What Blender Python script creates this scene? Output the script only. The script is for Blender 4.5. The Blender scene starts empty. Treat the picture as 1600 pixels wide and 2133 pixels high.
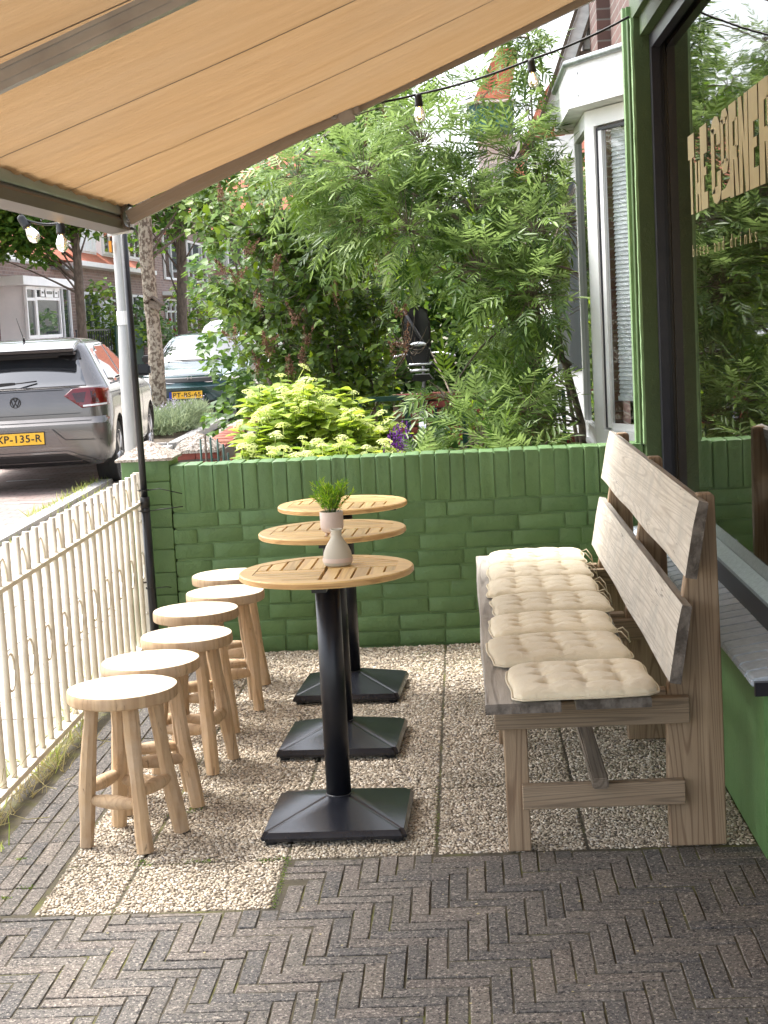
import bpy, bmesh, math, random
import numpy as np
from mathutils import Vector, Matrix, Euler
random.seed(7); np.random.seed(7)
PI = math.pi
scn = bpy.context.scene
col = scn.collection

# ------------------------------------------------------------------ camera
F_PX, PITCH, ROLL, YAW, CAM_H = 3313.0, .1213, -.0523, .0538, 1.452
cy_, sy_ = math.cos(YAW), math.sin(YAW)
fw = Vector((-sy_*math.cos(PITCH), cy_*math.cos(PITCH), -math.sin(PITCH)))
rt = Vector((cy_, sy_, 0)); up = rt.cross(fw)
rt2 = rt*math.cos(ROLL) + up*math.sin(ROLL); up2 = up*math.cos(ROLL) - rt*math.sin(ROLL)
cd = bpy.data.cameras.new('camera'); cam = bpy.data.objects.new('camera', cd); col.objects.link(cam)
cd.sensor_fit = 'HORIZONTAL'; cd.sensor_width = 36; cd.lens = F_PX/1600*36
cd.clip_start = .05; cd.clip_end = 600
mrot = Matrix((rt2, up2, -fw)).transposed().to_4x4()
cam.matrix_world = Matrix.Translation((0, 0, CAM_H)) @ mrot
scn.camera = cam

# ------------------------------------------------------------------ light
SUN_EL, SUN_AZ = math.radians(60), math.atan2(-.86, .50)     # azimuth measured from +Y towards +X
w = bpy.data.worlds.new('World'); scn.world = w; w.use_nodes = True
nt = w.node_tree; nt.nodes.clear()
sky = nt.nodes.new('ShaderNodeTexSky'); sky.sky_type = 'NISHITA'; sky.sun_disc = False
sky.sun_elevation = SUN_EL; sky.sun_rotation = SUN_AZ
sky.air_density = 1.0; sky.dust_density = 4.0; sky.ozone_density = 1.0
bw = nt.nodes.new('ShaderNodeRGBToBW'); mx = nt.nodes.new('ShaderNodeMix'); mx.data_type = 'RGBA'
mx.inputs[0].default_value = .66
bg = nt.nodes.new('ShaderNodeBackground'); bg.inputs[1].default_value = .15
wo = nt.nodes.new('ShaderNodeOutputWorld')
nt.links.new(sky.outputs[0], bw.inputs[0]); nt.links.new(sky.outputs[0], mx.inputs[6])
nt.links.new(bw.outputs[0], mx.inputs[7]); nt.links.new(mx.outputs[2], bg.inputs[0]); nt.links.new(bg.outputs[0], wo.inputs[0])
sd = bpy.data.lights.new('sun', 'SUN'); sd.energy = 1.0; sd.angle = math.radians(18); sd.color = (1, .965, .92)
sun = bpy.data.objects.new('sun', sd); col.objects.link(sun)
sdir = Vector((math.sin(SUN_AZ)*math.cos(SUN_EL), math.cos(SUN_AZ)*math.cos(SUN_EL), math.sin(SUN_EL)))
sun.rotation_euler = sdir.to_track_quat('Z', 'Y').to_euler(); sun.location = (-6, 6, 12)
vs = scn.view_settings
vs.view_transform = 'Standard'; vs.look = 'None'; vs.exposure = 2.25; vs.gamma = 1; vs.use_curve_mapping = False

# ------------------------------------------------------------------ helpers
def link(o, parent=None):
    col.objects.link(o)
    if parent is not None: o.parent = parent
    return o
def wloc(o):
    v = Vector(o.location)
    while o.parent is not None:
        o = o.parent; v = v + Vector(o.location)
    return v
def tag(o, label=None, cat=None, group=None, kind=None):
    if label: o['label'] = label
    if cat: o['category'] = cat
    if group: o['group'] = group
    if kind: o['kind'] = kind
    return o
def thing(name, loc, label, cat, group=None):
    o = bpy.data.objects.new(name, None); o.location = loc; o.empty_display_size = .1
    col.objects.link(o); return tag(o, label, cat, group)
def setmat(me, m):
    if len(me.materials): me.materials.clear()
    for x in (m if isinstance(m, (list, tuple)) else [m]): me.materials.append(x)
def obj(name, bm, m, parent=None, smooth=False, local=False, angle=None):
    """bm: bmesh in world coordinates (or local=True); one mesh object"""
    if isinstance(bm, bmesh.types.BMesh):
        me = bpy.data.meshes.new(name); bm.to_mesh(me); bm.free()
    else: me = bm
    if parent is not None and not local: me.transform(Matrix.Translation(-wloc(parent)))
    setmat(me, m)
    if smooth or angle:
        me.polygons.foreach_set('use_smooth', [True]*len(me.polygons))
        if angle: me.set_sharp_from_angle(angle=math.radians(angle))
    return link(bpy.data.objects.new(name, me), parent)
def inst(name, me, parent, loc, rot=None, scale=None, m=None):
    o = bpy.data.objects.new(name, me)
    if m is not None: o.matrix_local = m
    else:
        o.location = loc
        if rot is not None: o.rotation_euler = rot
        if scale is not None: o.scale = scale
    return link(o, parent)
def copy_tree(o, parent=None, keep=()):
    c = o.copy(); col.objects.link(c); c.parent = parent
    for ch in o.children: copy_tree(ch, c)
    return c
def B(): return bmesh.new()
def box(bm, x0, x1, y0, y1, z0, z1, M=None, mi=0):
    vs_ = [bm.verts.new((x, y, z)) for x in (x0, x1) for y in (y0, y1) for z in (z0, z1)]
    if M is not None:
        for v in vs_: v.co = M @ v.co
    for f in ((0,1,3,2),(4,6,7,5),(0,4,5,1),(2,3,7,6),(0,2,6,4),(1,5,7,3)):
        fc = bm.faces.new([vs_[i] for i in f]); fc.material_index = mi
    return vs_
def bevbox(dx, dy, dz, b=.004, seg=1, jit=0, M=None, sub=0):
    bm = B(); box(bm, -dx/2, dx/2, -dy/2, dy/2, -dz/2, dz/2)
    if sub:
        for ax, n in ((0, sub),):
            for k in range(1, n):
                p = Vector((0,0,0)); p[ax] = -dx/2+dx*k/n; nn = Vector((0,0,0)); nn[ax] = 1
                bmesh.ops.bisect_plane(bm, geom=bm.verts[:]+bm.edges[:]+bm.faces[:], plane_co=p, plane_no=nn)
    bmesh.ops.bevel(bm, geom=[e for e in bm.edges if e.calc_face_angle(0) > .5], offset=b, segments=seg, affect='EDGES', profile=.6)
    if jit:
        for v in bm.verts: v.co += Vector((random.uniform(-1,1), random.uniform(-1,1), random.uniform(-1,1)))*jit
    if M is not None: bm.transform(M)
    return bm
def tube(bm, pts, r, seg=8, cap=True, mi=0):
    """r: float or list"""
    pts = [Vector(p) for p in pts]; n = len(pts)
    rs = r if isinstance(r, (list, tuple)) else [r]*n
    rings = []; prev = None
    for i, p in enumerate(pts):
        t = (pts[min(i+1, n-1)]-pts[max(i-1, 0)]).normalized()
        if prev is None:
            a = Vector((0,0,1)) if abs(t.z) < .9 else Vector((1,0,0)); u = t.cross(a).normalized()
        else:
            u = prev - t*prev.dot(t)
            u = u.normalized() if u.length > 1e-6 else t.orthogonal().normalized()
        prev = u; v = t.cross(u)
        rings.append([bm.verts.new(p+(u*math.cos(2*PI*k/seg)+v*math.sin(2*PI*k/seg))*rs[i]) for k in range(seg)])
    for i in range(n-1):
        for k in range(seg):
            f = bm.faces.new((rings[i][k], rings[i][(k+1)%seg], rings[i+1][(k+1)%seg], rings[i+1][k])); f.material_index = mi; f.smooth = True
    if cap and seg > 2:
        for rr, rev in ((rings[0], True), (rings[-1], False)):
            f = bm.faces.new(list(reversed(rr)) if rev else rr); f.material_index = mi
def lathe(bm, prof, c=(0,0,0), seg=24, mi=0, capb=True, capt=True):
    rings = [[bm.verts.new((c[0]+r*math.cos(2*PI*k/seg), c[1]+r*math.sin(2*PI*k/seg), c[2]+z)) for k in range(seg)] for r, z in prof]
    for i in range(len(prof)-1):
        for k in range(seg):
            f = bm.faces.new((rings[i][k], rings[i][(k+1)%seg], rings[i+1][(k+1)%seg], rings[i+1][k])); f.material_index = mi
    if capb: bm.faces.new(list(reversed(rings[0]))).material_index = mi
    if capt: bm.faces.new(rings[-1]).material_index = mi
def prism(bm, pts, d0, d1, axis='y', mi=0):
    """polygon extruded along axis; pts give the two other coordinates in order"""
    def mk(a, b, d): return {'x': (d, a, b), 'y': (a, d, b), 'z': (a, b, d)}[axis]
    lo = [bm.verts.new(mk(a, b, d0)) for a, b in pts]; hi = [bm.verts.new(mk(a, b, d1)) for a, b in pts]
    n = len(pts)
    fs = [bm.faces.new(lo), bm.faces.new(list(reversed(hi)))]
    for i in range(n): fs.append(bm.faces.new((lo[i], hi[i], hi[(i+1)%n], lo[(i+1)%n])))
    for f in fs: f.material_index = mi
    bmesh.ops.recalc_face_normals(bm, faces=fs)
def sheet(bm, pts, mi=0):
    f = bm.faces.new([bm.verts.new(p) for p in pts]); f.material_index = mi; return f
def text_mesh(body, size, depth=.001, offset=0, space=1.0, sx=1.0, align='CENTER'):
    c = bpy.data.curves.new('lettering', 'FONT'); c.body = body; c.size = size; c.extrude = depth; c.offset = offset
    c.space_character = space; c.align_x = align; c.align_y = 'CENTER'; c.resolution_u = 3
    o = bpy.data.objects.new('lettering_curve', c); col.objects.link(o)
    dg = bpy.context.evaluated_depsgraph_get(); me = bpy.data.meshes.new_from_object(o.evaluated_get(dg))
    bpy.data.objects.remove(o); bpy.data.curves.remove(c)
    if sx != 1: me.transform(Matrix.Diagonal((sx, 1, 1, 1)))
    return me

# ------------------------------------------------------------------ materials
class NT:
    def __init__(s, name):
        s.m = bpy.data.materials.new(name); s.m.use_nodes = True; s.t = s.m.node_tree; s.t.nodes.clear()
        s.out = s.n('ShaderNodeOutputMaterial'); s.p = s.n('ShaderNodeBsdfPrincipled'); s.l(s.p.outputs[0], s.out.inputs[0])
    def n(s, k, **kw):
        x = s.t.nodes.new(k)
        for a, b in kw.items(): setattr(x, a, b)
        return x
    def l(s, a, b): s.t.links.new(a, b)
    def coord(s, kind='Object', scale=(1,1,1), rand=True, rot=(0,0,0)):
        tc = s.n('ShaderNodeTexCoord'); mp = s.n('ShaderNodeMapping'); mp.inputs['Scale'].default_value = scale
        mp.inputs['Rotation'].default_value = rot
        s.l(tc.outputs[kind], mp.inputs['Vector'])
        if rand:
            oi = s.n('ShaderNodeObjectInfo'); ma = s.n('ShaderNodeMath', operation='MULTIPLY'); ma.inputs[1].default_value = 37.0
            s.l(oi.outputs['Random'], ma.inputs[0]); cx = s.n('ShaderNodeCombineXYZ')
            s.l(ma.outputs[0], cx.inputs[0]); s.l(ma.outputs[0], cx.inputs[1]); s.l(ma.outputs[0], cx.inputs[2]); s.l(cx.outputs[0], mp.inputs['Location'])
        return mp.outputs[0]
    def noise(s, v, scale, detail=5, rough=.6, dist=0):
        x = s.n('ShaderNodeTexNoise'); x.inputs['Scale'].default_value = scale; x.inputs['Detail'].default_value = detail
        x.inputs['Roughness'].default_value = rough; x.inputs['Distortion'].default_value = dist
        if v is not None: s.l(v, x.inputs['Vector'])
        return x.outputs['Fac']
    def ramp(s, f, stops):
        r = s.n('ShaderNodeValToRGB'); e = r.color_ramp.elements
        while len(e) < len(stops): e.new(.5)
        for k, (p, c) in enumerate(stops):
            e[k].position = p; e[k].color = (c[0], c[1], c[2], 1) if hasattr(c, '__len__') else (c, c, c, 1)
        s.l(f, r.inputs[0]); return r.outputs[0]
    def mix(s, a, b, f, mode='MIX'):
        x = s.n('ShaderNodeMix', data_type='RGBA', blend_type=mode)
        for i, q in ((0, f), (6, a), (7, b)):
            if hasattr(q, 'links'): s.l(q, x.inputs[i])
            elif i == 0: x.inputs[0].default_value = q
            else: x.inputs[i].default_value = (q[0], q[1], q[2], 1)
        return x.outputs[2]
    def objrand(s, c, v=.25, h=0.0, sat=0.0):
        oi = s.n('ShaderNodeObjectInfo'); hs = s.n('ShaderNodeHueSaturation')
        mr = s.n('ShaderNodeMapRange'); mr.inputs[3].default_value = 1-v; mr.inputs[4].default_value = 1+v
        s.l(oi.outputs['Random'], mr.inputs[0]); s.l(mr.outputs[0], hs.inputs['Value']); s.l(c, hs.inputs['Color'])
        if h:
            m2 = s.n('ShaderNodeMath', operation='MULTIPLY'); m2.inputs[1].default_value = 7.13
            m3 = s.n('ShaderNodeMath', operation='FRACT'); m4 = s.n('ShaderNodeMapRange'); m4.inputs[3].default_value = .5-h; m4.inputs[4].default_value = .5+h
            s.l(oi.outputs['Random'], m2.inputs[0]); s.l(m2.outputs[0], m3.inputs[0]); s.l(m3.outputs[0], m4.inputs[0]); s.l(m4.outputs[0], hs.inputs['Hue'])
        return hs.outputs[0]
    def bump(s, f, strength=.3, dist=.002, prev=None):
        b = s.n('ShaderNodeBump'); b.inputs['Strength'].default_value = strength; b.inputs['Distance'].default_value = dist
        s.l(f, b.inputs['Height'])
        if prev is not None: s.l(prev, b.inputs['Normal'])
        return b.outputs[0]
    def fin(s, color=None, rough=.6, normal=None, metal=0, spec=.5, coat=0, ior=None):
        p = s.p
        if color is not None:
            if hasattr(color, 'links'): s.l(color, p.inputs['Base Color'])
            else: p.inputs['Base Color'].default_value = (*color[:3], 1)
        if hasattr(rough, 'links'): s.l(rough, p.inputs['Roughness'])
        else: p.inputs['Roughness'].default_value = rough
        if normal is not None: s.l(normal, p.inputs['Normal'])
        p.inputs['Metallic'].default_value = metal; p.inputs['Specular IOR Level'].default_value = spec
        p.inputs['Coat Weight'].default_value = coat; p.inputs['Coat Roughness'].default_value = .05
        if ior: p.inputs['IOR'].default_value = ior
        return s.m
def simple(name, c, rough=.5, metal=0, c2=None, sc=12, bs=60, bst=.15, bd=.002, v=0, coat=0, spec=.5, coord='Object', stretch=(1,1,1), h=0, lo=.35, hi=.65, detail=5):
    t = NT(name); vec = t.coord(coord, stretch)
    c2 = c2 or tuple(x*.8 for x in c)
    cc = t.ramp(t.noise(vec, sc, detail), [(lo, c), (hi, c2)])
    if v: cc = t.objrand(cc, v, h)
    nb = t.bump(t.noise(vec, bs, 4), bst, bd) if bst else None
    return t.fin(cc, rough, nb, metal, spec, coat)
def wood(name, c1, c2, grain=(1, 30, 30), c3=None, rough=.75, v=.1, rings=True, blot=None, bst=.4, scale=3, ring=.5, gf=46):
    """grain: the axis with the small number is along the grain"""
    t = NT(name); vec = t.coord('Object', grain)
    n1 = t.noise(vec, scale, 6, .65, .6)
    cc = t.ramp(n1, [(.3, c1), (.5, tuple((a+b)/2 for a, b in zip(c1, c2))), (.7, c2)])
    if rings:
        v2 = t.coord('Object', tuple(min(g, 16)*.8 if g > 2 else g*.55 for g in grain))
        m1 = t.n('ShaderNodeMath', operation='MULTIPLY'); m1.inputs[1].default_value = gf; m2 = t.n('ShaderNodeMath', operation='SINE')
        t.l(t.noise(v2, .9, 1, .4, .25), m1.inputs[0]); t.l(m1.outputs[0], m2.inputs[0])
        cc = t.mix(cc, c3 or tuple(x*.55 for x in c1), t.ramp(m2.outputs[0], [(.35, 0), (1, ring)]))
    if blot:
        v3 = t.coord('Object', (1,1,1)); cc = t.mix(cc, blot, t.ramp(t.noise(v3, 7, 5, .7), [(.45, 0), (.72, .8)]))
        v4 = t.coord('Object', tuple(g if g < 2 else g*.5 for g in grain))
        cc = t.mix(cc, tuple(x*.25 for x in c1), t.ramp(t.noise(v4, 5, 3, .5, 2), [(.66, 0), (.72, .75)]))
    cc = t.objrand(cc, v)
    return t.fin(cc, rough, t.bump(n1, bst, .004), 0, .25)
def leafmat(name, dark, light, trans=.35, rough=.45, under=None, accent=None):
    t = NT(name); at = t.n('ShaderNodeAttribute', attribute_name='tone'); oi = t.n('ShaderNodeObjectInfo')
    ad = t.n('ShaderNodeMath', operation='ADD'); fr = t.n('ShaderNodeMath', operation='FRACT')
    t.l(at.outputs['Fac'], ad.inputs[0]); t.l(oi.outputs['Random'], ad.inputs[1]); t.l(ad.outputs[0], fr.inputs[0])
    mid = tuple((a+b)/2 for a, b in zip(dark, light))
    st = [(0, dark), (.55, mid), (.93, light)]
    if accent: st.append((1, accent))
    cc = t.ramp(fr.outputs[0], st)
    if under:
        g = t.n('ShaderNodeNewGeometry'); cc = t.mix(cc, under, g.outputs['Backfacing'])
    t.fin(cc, rough, None, 0, .35)
    tr = t.n('ShaderNodeBsdfTranslucent'); ms = t.n('ShaderNodeMixShader'); ms.inputs[0].default_value = trans
    hs = t.n('ShaderNodeHueSaturation'); hs.inputs['Hue'].default_value = .485; hs.inputs['Saturation'].default_value = 1.15; hs.inputs['Value'].default_value = 1.5
    t.l(cc, hs.inputs['Color']); t.l(hs.outputs[0], tr.inputs[0]); t.l(t.p.outputs[0], ms.inputs[1]); t.l(tr.outputs[0], ms.inputs[2]); t.l(ms.outputs[0], t.out.inputs[0])
    return t.m
def glassmat(name, base=(.02,.017,.012), ior=1.8, wob=0, rough=.01, wsc=3):
    t = NT(name)
    nb = t.bump(t.noise(t.coord('Object', (1,1,.6), rand=False), wsc, 2), wob, .02) if wob else None
    return t.fin(base, rough, nb, 0, .5, 0, ior)
def brickmat(name, c1, c2, mortar, sw=.21, sh=.062, axis='x', rough=.85, bst=.5):
    t = NT(name); tc = t.n('ShaderNodeTexCoord'); sp = t.n('ShaderNodeSeparateXYZ'); cx = t.n('ShaderNodeCombineXYZ')
    t.l(tc.outputs['Object'], sp.inputs[0])
    if axis == 'xy':
        ad = t.n('ShaderNodeMath', operation='ADD'); t.l(sp.outputs[0], ad.inputs[0]); t.l(sp.outputs[1], ad.inputs[1]); t.l(ad.outputs[0], cx.inputs[0])
    else: t.l(sp.outputs[{'x': 0, 'y': 1}[axis]], cx.inputs[0])
    t.l(sp.outputs[2], cx.inputs[1])
    b = t.n('ShaderNodeTexBrick'); b.inputs['Scale'].default_value = 1; b.inputs['Brick Width'].default_value = sw; b.inputs['Row Height'].default_value = sh
    b.inputs['Mortar Size'].default_value = .006; b.inputs['Mortar Smooth'].default_value = .3; b.inputs['Bias'].default_value = 0
    b.inputs['Color1'].default_value = (*c1, 1); b.inputs['Color2'].default_value = (*c2, 1); b.inputs['Mortar'].default_value = (*mortar, 1)
    t.l(cx.outputs[0], b.inputs['Vector'])
    inv = t.n('ShaderNodeMath', operation='SUBTRACT'); inv.inputs[0].default_value = 1; t.l(b.outputs['Fac'], inv.inputs[1])
    return t.fin(b.outputs['Color'], rough, t.bump(inv.outputs[0], bst, .006))

def paintmat(name, c, c2=None, rough=.38, sc=5):
    t = NT(name); v = t.coord('Object', (1,1,1))
    cc = t.ramp(t.noise(v, sc, 6, .65), [(.3, c), (.7, c2 or tuple(x*.72 for x in c))])
    # lichen-dark runs and grime
    cc = t.mix(cc, tuple(x*.3 for x in c), t.ramp(t.noise(t.coord('Object', (3,3,1)), 9, 6, .7), [(.58, 0), (.8, .6)]))
    cc = t.objrand(cc, .07)
    n1 = t.bump(t.noise(v, 48, 5, .7), .8, .005); n2 = t.bump(t.noise(v, 210, 3), .35, .0012, n1)
    return t.fin(cc, rough, n2, 0, .45)
M = {}
M['green'] = paintmat('green_paint', (.125,.228,.084), (.090,.175,.063))
M['green2'] = paintmat('green_stucco', (.17,.32,.115), (.13,.26,.09), .5, 3)
M['green_trim'] = paintmat('green_trim_paint', (.060,.098,.034), (.048,.078,.028), .5, 4)
M['green_lit'] = paintmat('green_edge_lit', (.25,.38,.19), (.16,.27,.12), .5, 9)  # paler green puts the light caught by the column mouldings into the colour
M['navy'] = simple('dark_frame_paint', (.014,.014,.022), .35, c2=(.02,.019,.026), bs=150, bst=.1)
M['navy_sill'] = simple('grey_sill_metal', (.33,.38,.38), .32, c2=(.22,.26,.26), sc=90, bst=.2, metal=.3)
M['slate'] = simple('grey_ledge_tile', (.62,.70,.78), .34, c2=(.48,.55,.62), sc=40, v=.12, bs=90, bst=.3)
M['mortar_w'] = simple('old_white_mortar', (.6,.56,.5), .9, sc=30, bst=.8, bd=.01)
M['shopglass'] = glassmat('shop_window_glass', (.009,.007,.004), 2.1, wob=.05, wsc=1.6, rough=.018)
M['gold'] = simple('gold_vinyl', (.60,.52,.30), .4, c2=(.54,.46,.26), bst=0, metal=0)
t = NT('cream_fence_paint'); v = t.coord('Object', (1,1,1))
cc = t.ramp(t.noise(v, 14, 5), [(.35, (.76,.71,.60)), (.75, (.62,.56,.45))])
cc = t.mix(cc, (.34,.24,.15), t.ramp(t.noise(t.coord('Object', (1,1,.5), rot=(.4,0,0)), 42, 5, .75), [(.64, 0), (.74, .8)]))
M['cream'] = t.fin(cc, .45, t.bump(t.noise(v, 90, 4), .4, .002), 0, .4)
M['black_metal'] = simple('black_coated_metal', (.007,.008,.012), .36, c2=(.010,.011,.016), sc=60, bs=260, bst=.22, bd=.001)
M['black_base'] = simple('black_cast_base', (.009,.010,.015), .27, c2=(.018,.020,.026), sc=14, bs=120, bst=.25, bd=.0015)
M['black_plastic'] = simple('black_plastic', (.012,.012,.013), .45, bst=.1)
M['pipe'] = simple('black_pole', (.014,.015,.019), .35, bst=.1)
M['rubber'] = simple('rubber', (.02,.02,.02), .8)
M['stool'] = wood('stool_teak', (.60,.435,.27), (.47,.325,.19), (25,25,1.5), c3=(.34,.22,.13), rough=.85, v=.18, blot=(.56,.44,.32))
M['stool_seat'] = wood('stool_seat_wood', (.80,.72,.57), (.66,.55,.40), (3,30,30), c3=(.50,.36,.22), rough=.6, v=.06, ring=.3)
M['table'] = wood('table_acacia', (.80,.58,.28), (.68,.45,.18), (2,40,40), c3=(.50,.31,.14), rough=.42, v=.16, bst=.15)
M['table_y'] = wood('table_acacia_across', (.84,.62,.30), (.70,.47,.19), (40,2,40), c3=(.52,.32,.15), rough=.42, v=.16, bst=.15)
M['table_rim'] = wood('table_rim_wood', (.66,.42,.19), (.50,.29,.11), (4,4,30), c3=(.34,.17,.06), rough=.4, v=.1, bst=.15)
M['bench_face'] = wood('bench_weathered_board', (.68,.63,.55), (.50,.45,.37), (30,.9,30), c3=(.30,.25,.20), rough=.8, v=.05, blot=(.42,.40,.35), bst=.7, ring=.45, gf=120)
M['bench_edge'] = wood('bench_plank_grey', (.50,.47,.42), (.35,.32,.28), (24,1.3,24), c3=(.10,.085,.07), rough=.8, v=.08, blot=(.42,.40,.36), bst=.8)
M['bench_end'] = simple('bench_end_grain', (.10,.085,.07), .9, c2=(.24,.21,.18), sc=26, bs=70, bst=1, bd=.006, lo=.4, hi=.62)
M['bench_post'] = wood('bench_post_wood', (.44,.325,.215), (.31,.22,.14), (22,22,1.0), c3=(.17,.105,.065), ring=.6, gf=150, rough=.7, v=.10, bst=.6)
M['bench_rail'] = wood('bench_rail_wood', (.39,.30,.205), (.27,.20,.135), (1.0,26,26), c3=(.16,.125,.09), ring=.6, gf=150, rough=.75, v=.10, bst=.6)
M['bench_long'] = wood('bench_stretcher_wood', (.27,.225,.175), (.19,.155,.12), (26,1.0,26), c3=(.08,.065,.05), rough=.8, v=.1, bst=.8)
M['pot'] = simple('ribbed_cream_pot', (.70,.58,.50), .55, c2=(.62,.50,.43), bst=.1)
M['bulbglass'] = None
t = NT('bulb_glass'); t.fin((1, .96, .88), .02, None, 0, .5, 0, 1.35); t.p.inputs['Transmission Weight'].default_value = .96; M['bulbglass'] = t.m
t = NT('filament'); t.fin((1,.7,.3), .5); t.p.inputs['Emission Color'].default_value = (1,.55,.16,1); t.p.inputs['Emission Strength'].default_value = 6; M['filament'] = t.m
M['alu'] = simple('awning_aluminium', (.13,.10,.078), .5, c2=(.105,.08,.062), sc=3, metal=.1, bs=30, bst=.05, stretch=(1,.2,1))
M['arm'] = simple('awning_arm_beige', (.36,.31,.27), .42, c2=(.29,.245,.21), sc=5, metal=.2, bst=.05, stretch=(.2,1,1))
M['alu_grey'] = simple('awning_arm_grey', (.44,.42,.42), .4, c2=(.34,.32,.32), sc=8, metal=.3, bst=.05)
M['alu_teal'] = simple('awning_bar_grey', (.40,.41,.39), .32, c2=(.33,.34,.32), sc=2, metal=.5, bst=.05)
M['white'] = simple('white_paint', (.86,.86,.86), .4, c2=(.80,.81,.81), sc=5, bst=.1)
M['white2'] = simple('weathered_white_board', (.80,.80,.79), .6, c2=(.60,.60,.59), sc=9, bst=.3, stretch=(1,1,3))
M['zinc'] = simple('zinc_edge', (.42,.45,.46), .4, metal=.7, c2=(.25,.27,.28), sc=30)
M['blind'] = simple('venetian_blind_slat', (.88,.92,.93), .45, bst=0)
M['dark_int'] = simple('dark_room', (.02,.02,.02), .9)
M['paneglass'] = glassmat('window_pane', (.05,.06,.06), 1.7)
def cushmat():
    t = NT('cushion_cotton'); v = t.coord('Object', (1,1,1))
    cc = t.ramp(t.noise(v, 6, 5), [(.3, (.82,.74,.56)), (.7, (.75,.66,.48))]); cc = t.mix(cc, (.58,.46,.30), t.ramp(t.noise(v, 11, 6, .75), [(.60, 0), (.80, .5)])); cc = t.objrand(cc, .07)
    b1 = t.bump(t.noise(t.coord('Object', (1,2.2,1)), 26, 6, .6, 1.6), .9, .006); b2 = t.bump(t.noise(v, 420, 2), .25, .0008, b1)
    m = t.fin(cc, .85, b2, 0, .15); t.p.inputs['Sheen Weight'].default_value = .25; return m
M['cushion'] = cushmat()
def awnmat():
    t = NT('awning_fabric'); v = t.coord('Object', (1,6,1), rand=False)
    cc = t.ramp(t.noise(v, 2.2, 5), [(.3, (.455,.290,.148)), (.7, (.39,.24,.115))])
    cc = t.mix(cc, (.42,.29,.17), t.ramp(t.noise(t.coord('Object', (1,1,1), rand=False), .9, 4), [(.45, 0), (.7, .55)]))
    nb = t.bump(t.noise(t.coord('Object', (1.2,11,1), rand=False), 2.6, 5, .65, 1.6), .75, .03)
    t.fin(cc, .85, nb, 0, .1)
    tr = t.n('ShaderNodeBsdfTranslucent'); ms = t.n('ShaderNodeMixShader'); ms.inputs[0].default_value = .20
    t.l(cc, tr.inputs[0]); t.l(nb, tr.inputs['Normal']); t.l(t.p.outputs[0], ms.inputs[1]); t.l(tr.outputs[0], ms.inputs[2]); t.l(ms.outputs[0], t.out.inputs[0]); return t.m
M['awning'] = awnmat()
M['seam'] = simple('awning_seam_tape', (.19,.125,.07), .8, bst=0)
def pavermat():
    t = NT('paver_concrete'); v = t.coord('Object', (1,1,1))
    oi = t.n('ShaderNodeObjectInfo'); base = t.ramp(oi.outputs['Random'], [(0, (.106,.103,.102)), (.3, (.122,.113,.104)), (.6, (.142,.128,.112)), (.85, (.134,.115,.102)), (1, (.162,.140,.117))])
    base = t.mix(base, (.19,.17,.145), t.ramp(t.noise(v, 9, 5), [(.4, 0), (.75, .5)]))
    sp = t.noise(v, 130, 3, .75); base = t.mix(base, (.46,.41,.35), t.ramp(sp, [(.53, 0), (.66, .9)]))
    base = t.mix(base, (.018,.018,.02), t.ramp(t.noise(t.coord('Object', (1,1,1), rot=(1,0,0)), 120, 3, .75), [(.52, 0), (.62, .85)]))
    base = t.objrand(base, .10)
    base = t.mix(base, (.075,.075,.03), t.ramp(t.noise(t.coord('Object', (1,1,1), rot=(0,0,1)), 16, 6, .75), [(.58, 0), (.78, .5)]))
    return t.fin(base, .8, t.bump(sp, .7, .003), 0, .3)
M['paver'] = pavermat()
t = NT('joint_moss'); v = t.coord('Object', (1,1,1), rand=False)
cc = t.ramp(t.noise(v, 5, 6, .7), [(.34, (.055,.047,.034)), (.52, (.085,.073,.045)), (.64, (.115,.115,.03))])
M['joint'] = t.fin(cc, .95, t.bump(t.noise(v, 150, 4), 1, .004))
t = NT('slab_mortar'); v = t.coord('Object', (1,1,1), rand=False)
M['slabbase'] = t.fin(t.ramp(t.noise(v, 60, 5), [(.3, (.13,.105,.08)), (.7, (.22,.185,.14))]), .95, t.bump(t.noise(v, 120, 4), 1, .004))
def pebmat():
    t = NT('pebble'); at = t.n('ShaderNodeAttribute', attribute_name='tone')
    cc = t.ramp(at.outputs['Fac'], [(0, (.20,.165,.125)), (.10, (.38,.32,.24)), (.45, (.55,.465,.355)), (.75, (.70,.61,.48)), (.93, (.84,.78,.67)), (1, (.25,.22,.20))])
    v = t.coord('Object', (1,1,1), rand=False)
    cc = t.mix(cc, (.11,.10,.055), t.ramp(t.noise(v, 1.6, 5, .65), [(.50, 0), (.72, .45)]))
    return t.fin(cc, .62, t.bump(t.noise(v, 300, 2), .3, .001), 0, .35)
M['pebble'] = pebmat()
M['tile'] = simple('pavement_tile', (.40,.37,.33), .85, c2=(.30,.28,.25), sc=20, bs=150, bst=.4, v=.12)
M['kerb'] = simple('kerb_concrete', (.40,.39,.37), .85, c2=(.30,.29,.28), sc=20, bst=.5, v=.1)
M['soil'] = simple('soil', (.065,.048,.032), .95, c2=(.11,.085,.055), sc=9, bs=60, bst=1, bd=.02)
M['redbrick'] = simple('red_brick', (.30,.085,.050), .8, c2=(.20,.06,.045), sc=18, bst=.4, v=.28, h=.012)
M['mortar'] = simple('grey_mortar', (.22,.20,.17), .95, sc=20, bst=.6)
M['cap'] = simple('rough_concrete_cap', (.56,.51,.45), .9, c2=(.24,.19,.15), sc=85, bs=55, bst=1.0, bd=.012, detail=3, lo=.42, hi=.58)
M['dgreen'] = simple('dark_green_metal', (.012,.060,.042), .35, bst=.1)
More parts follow.
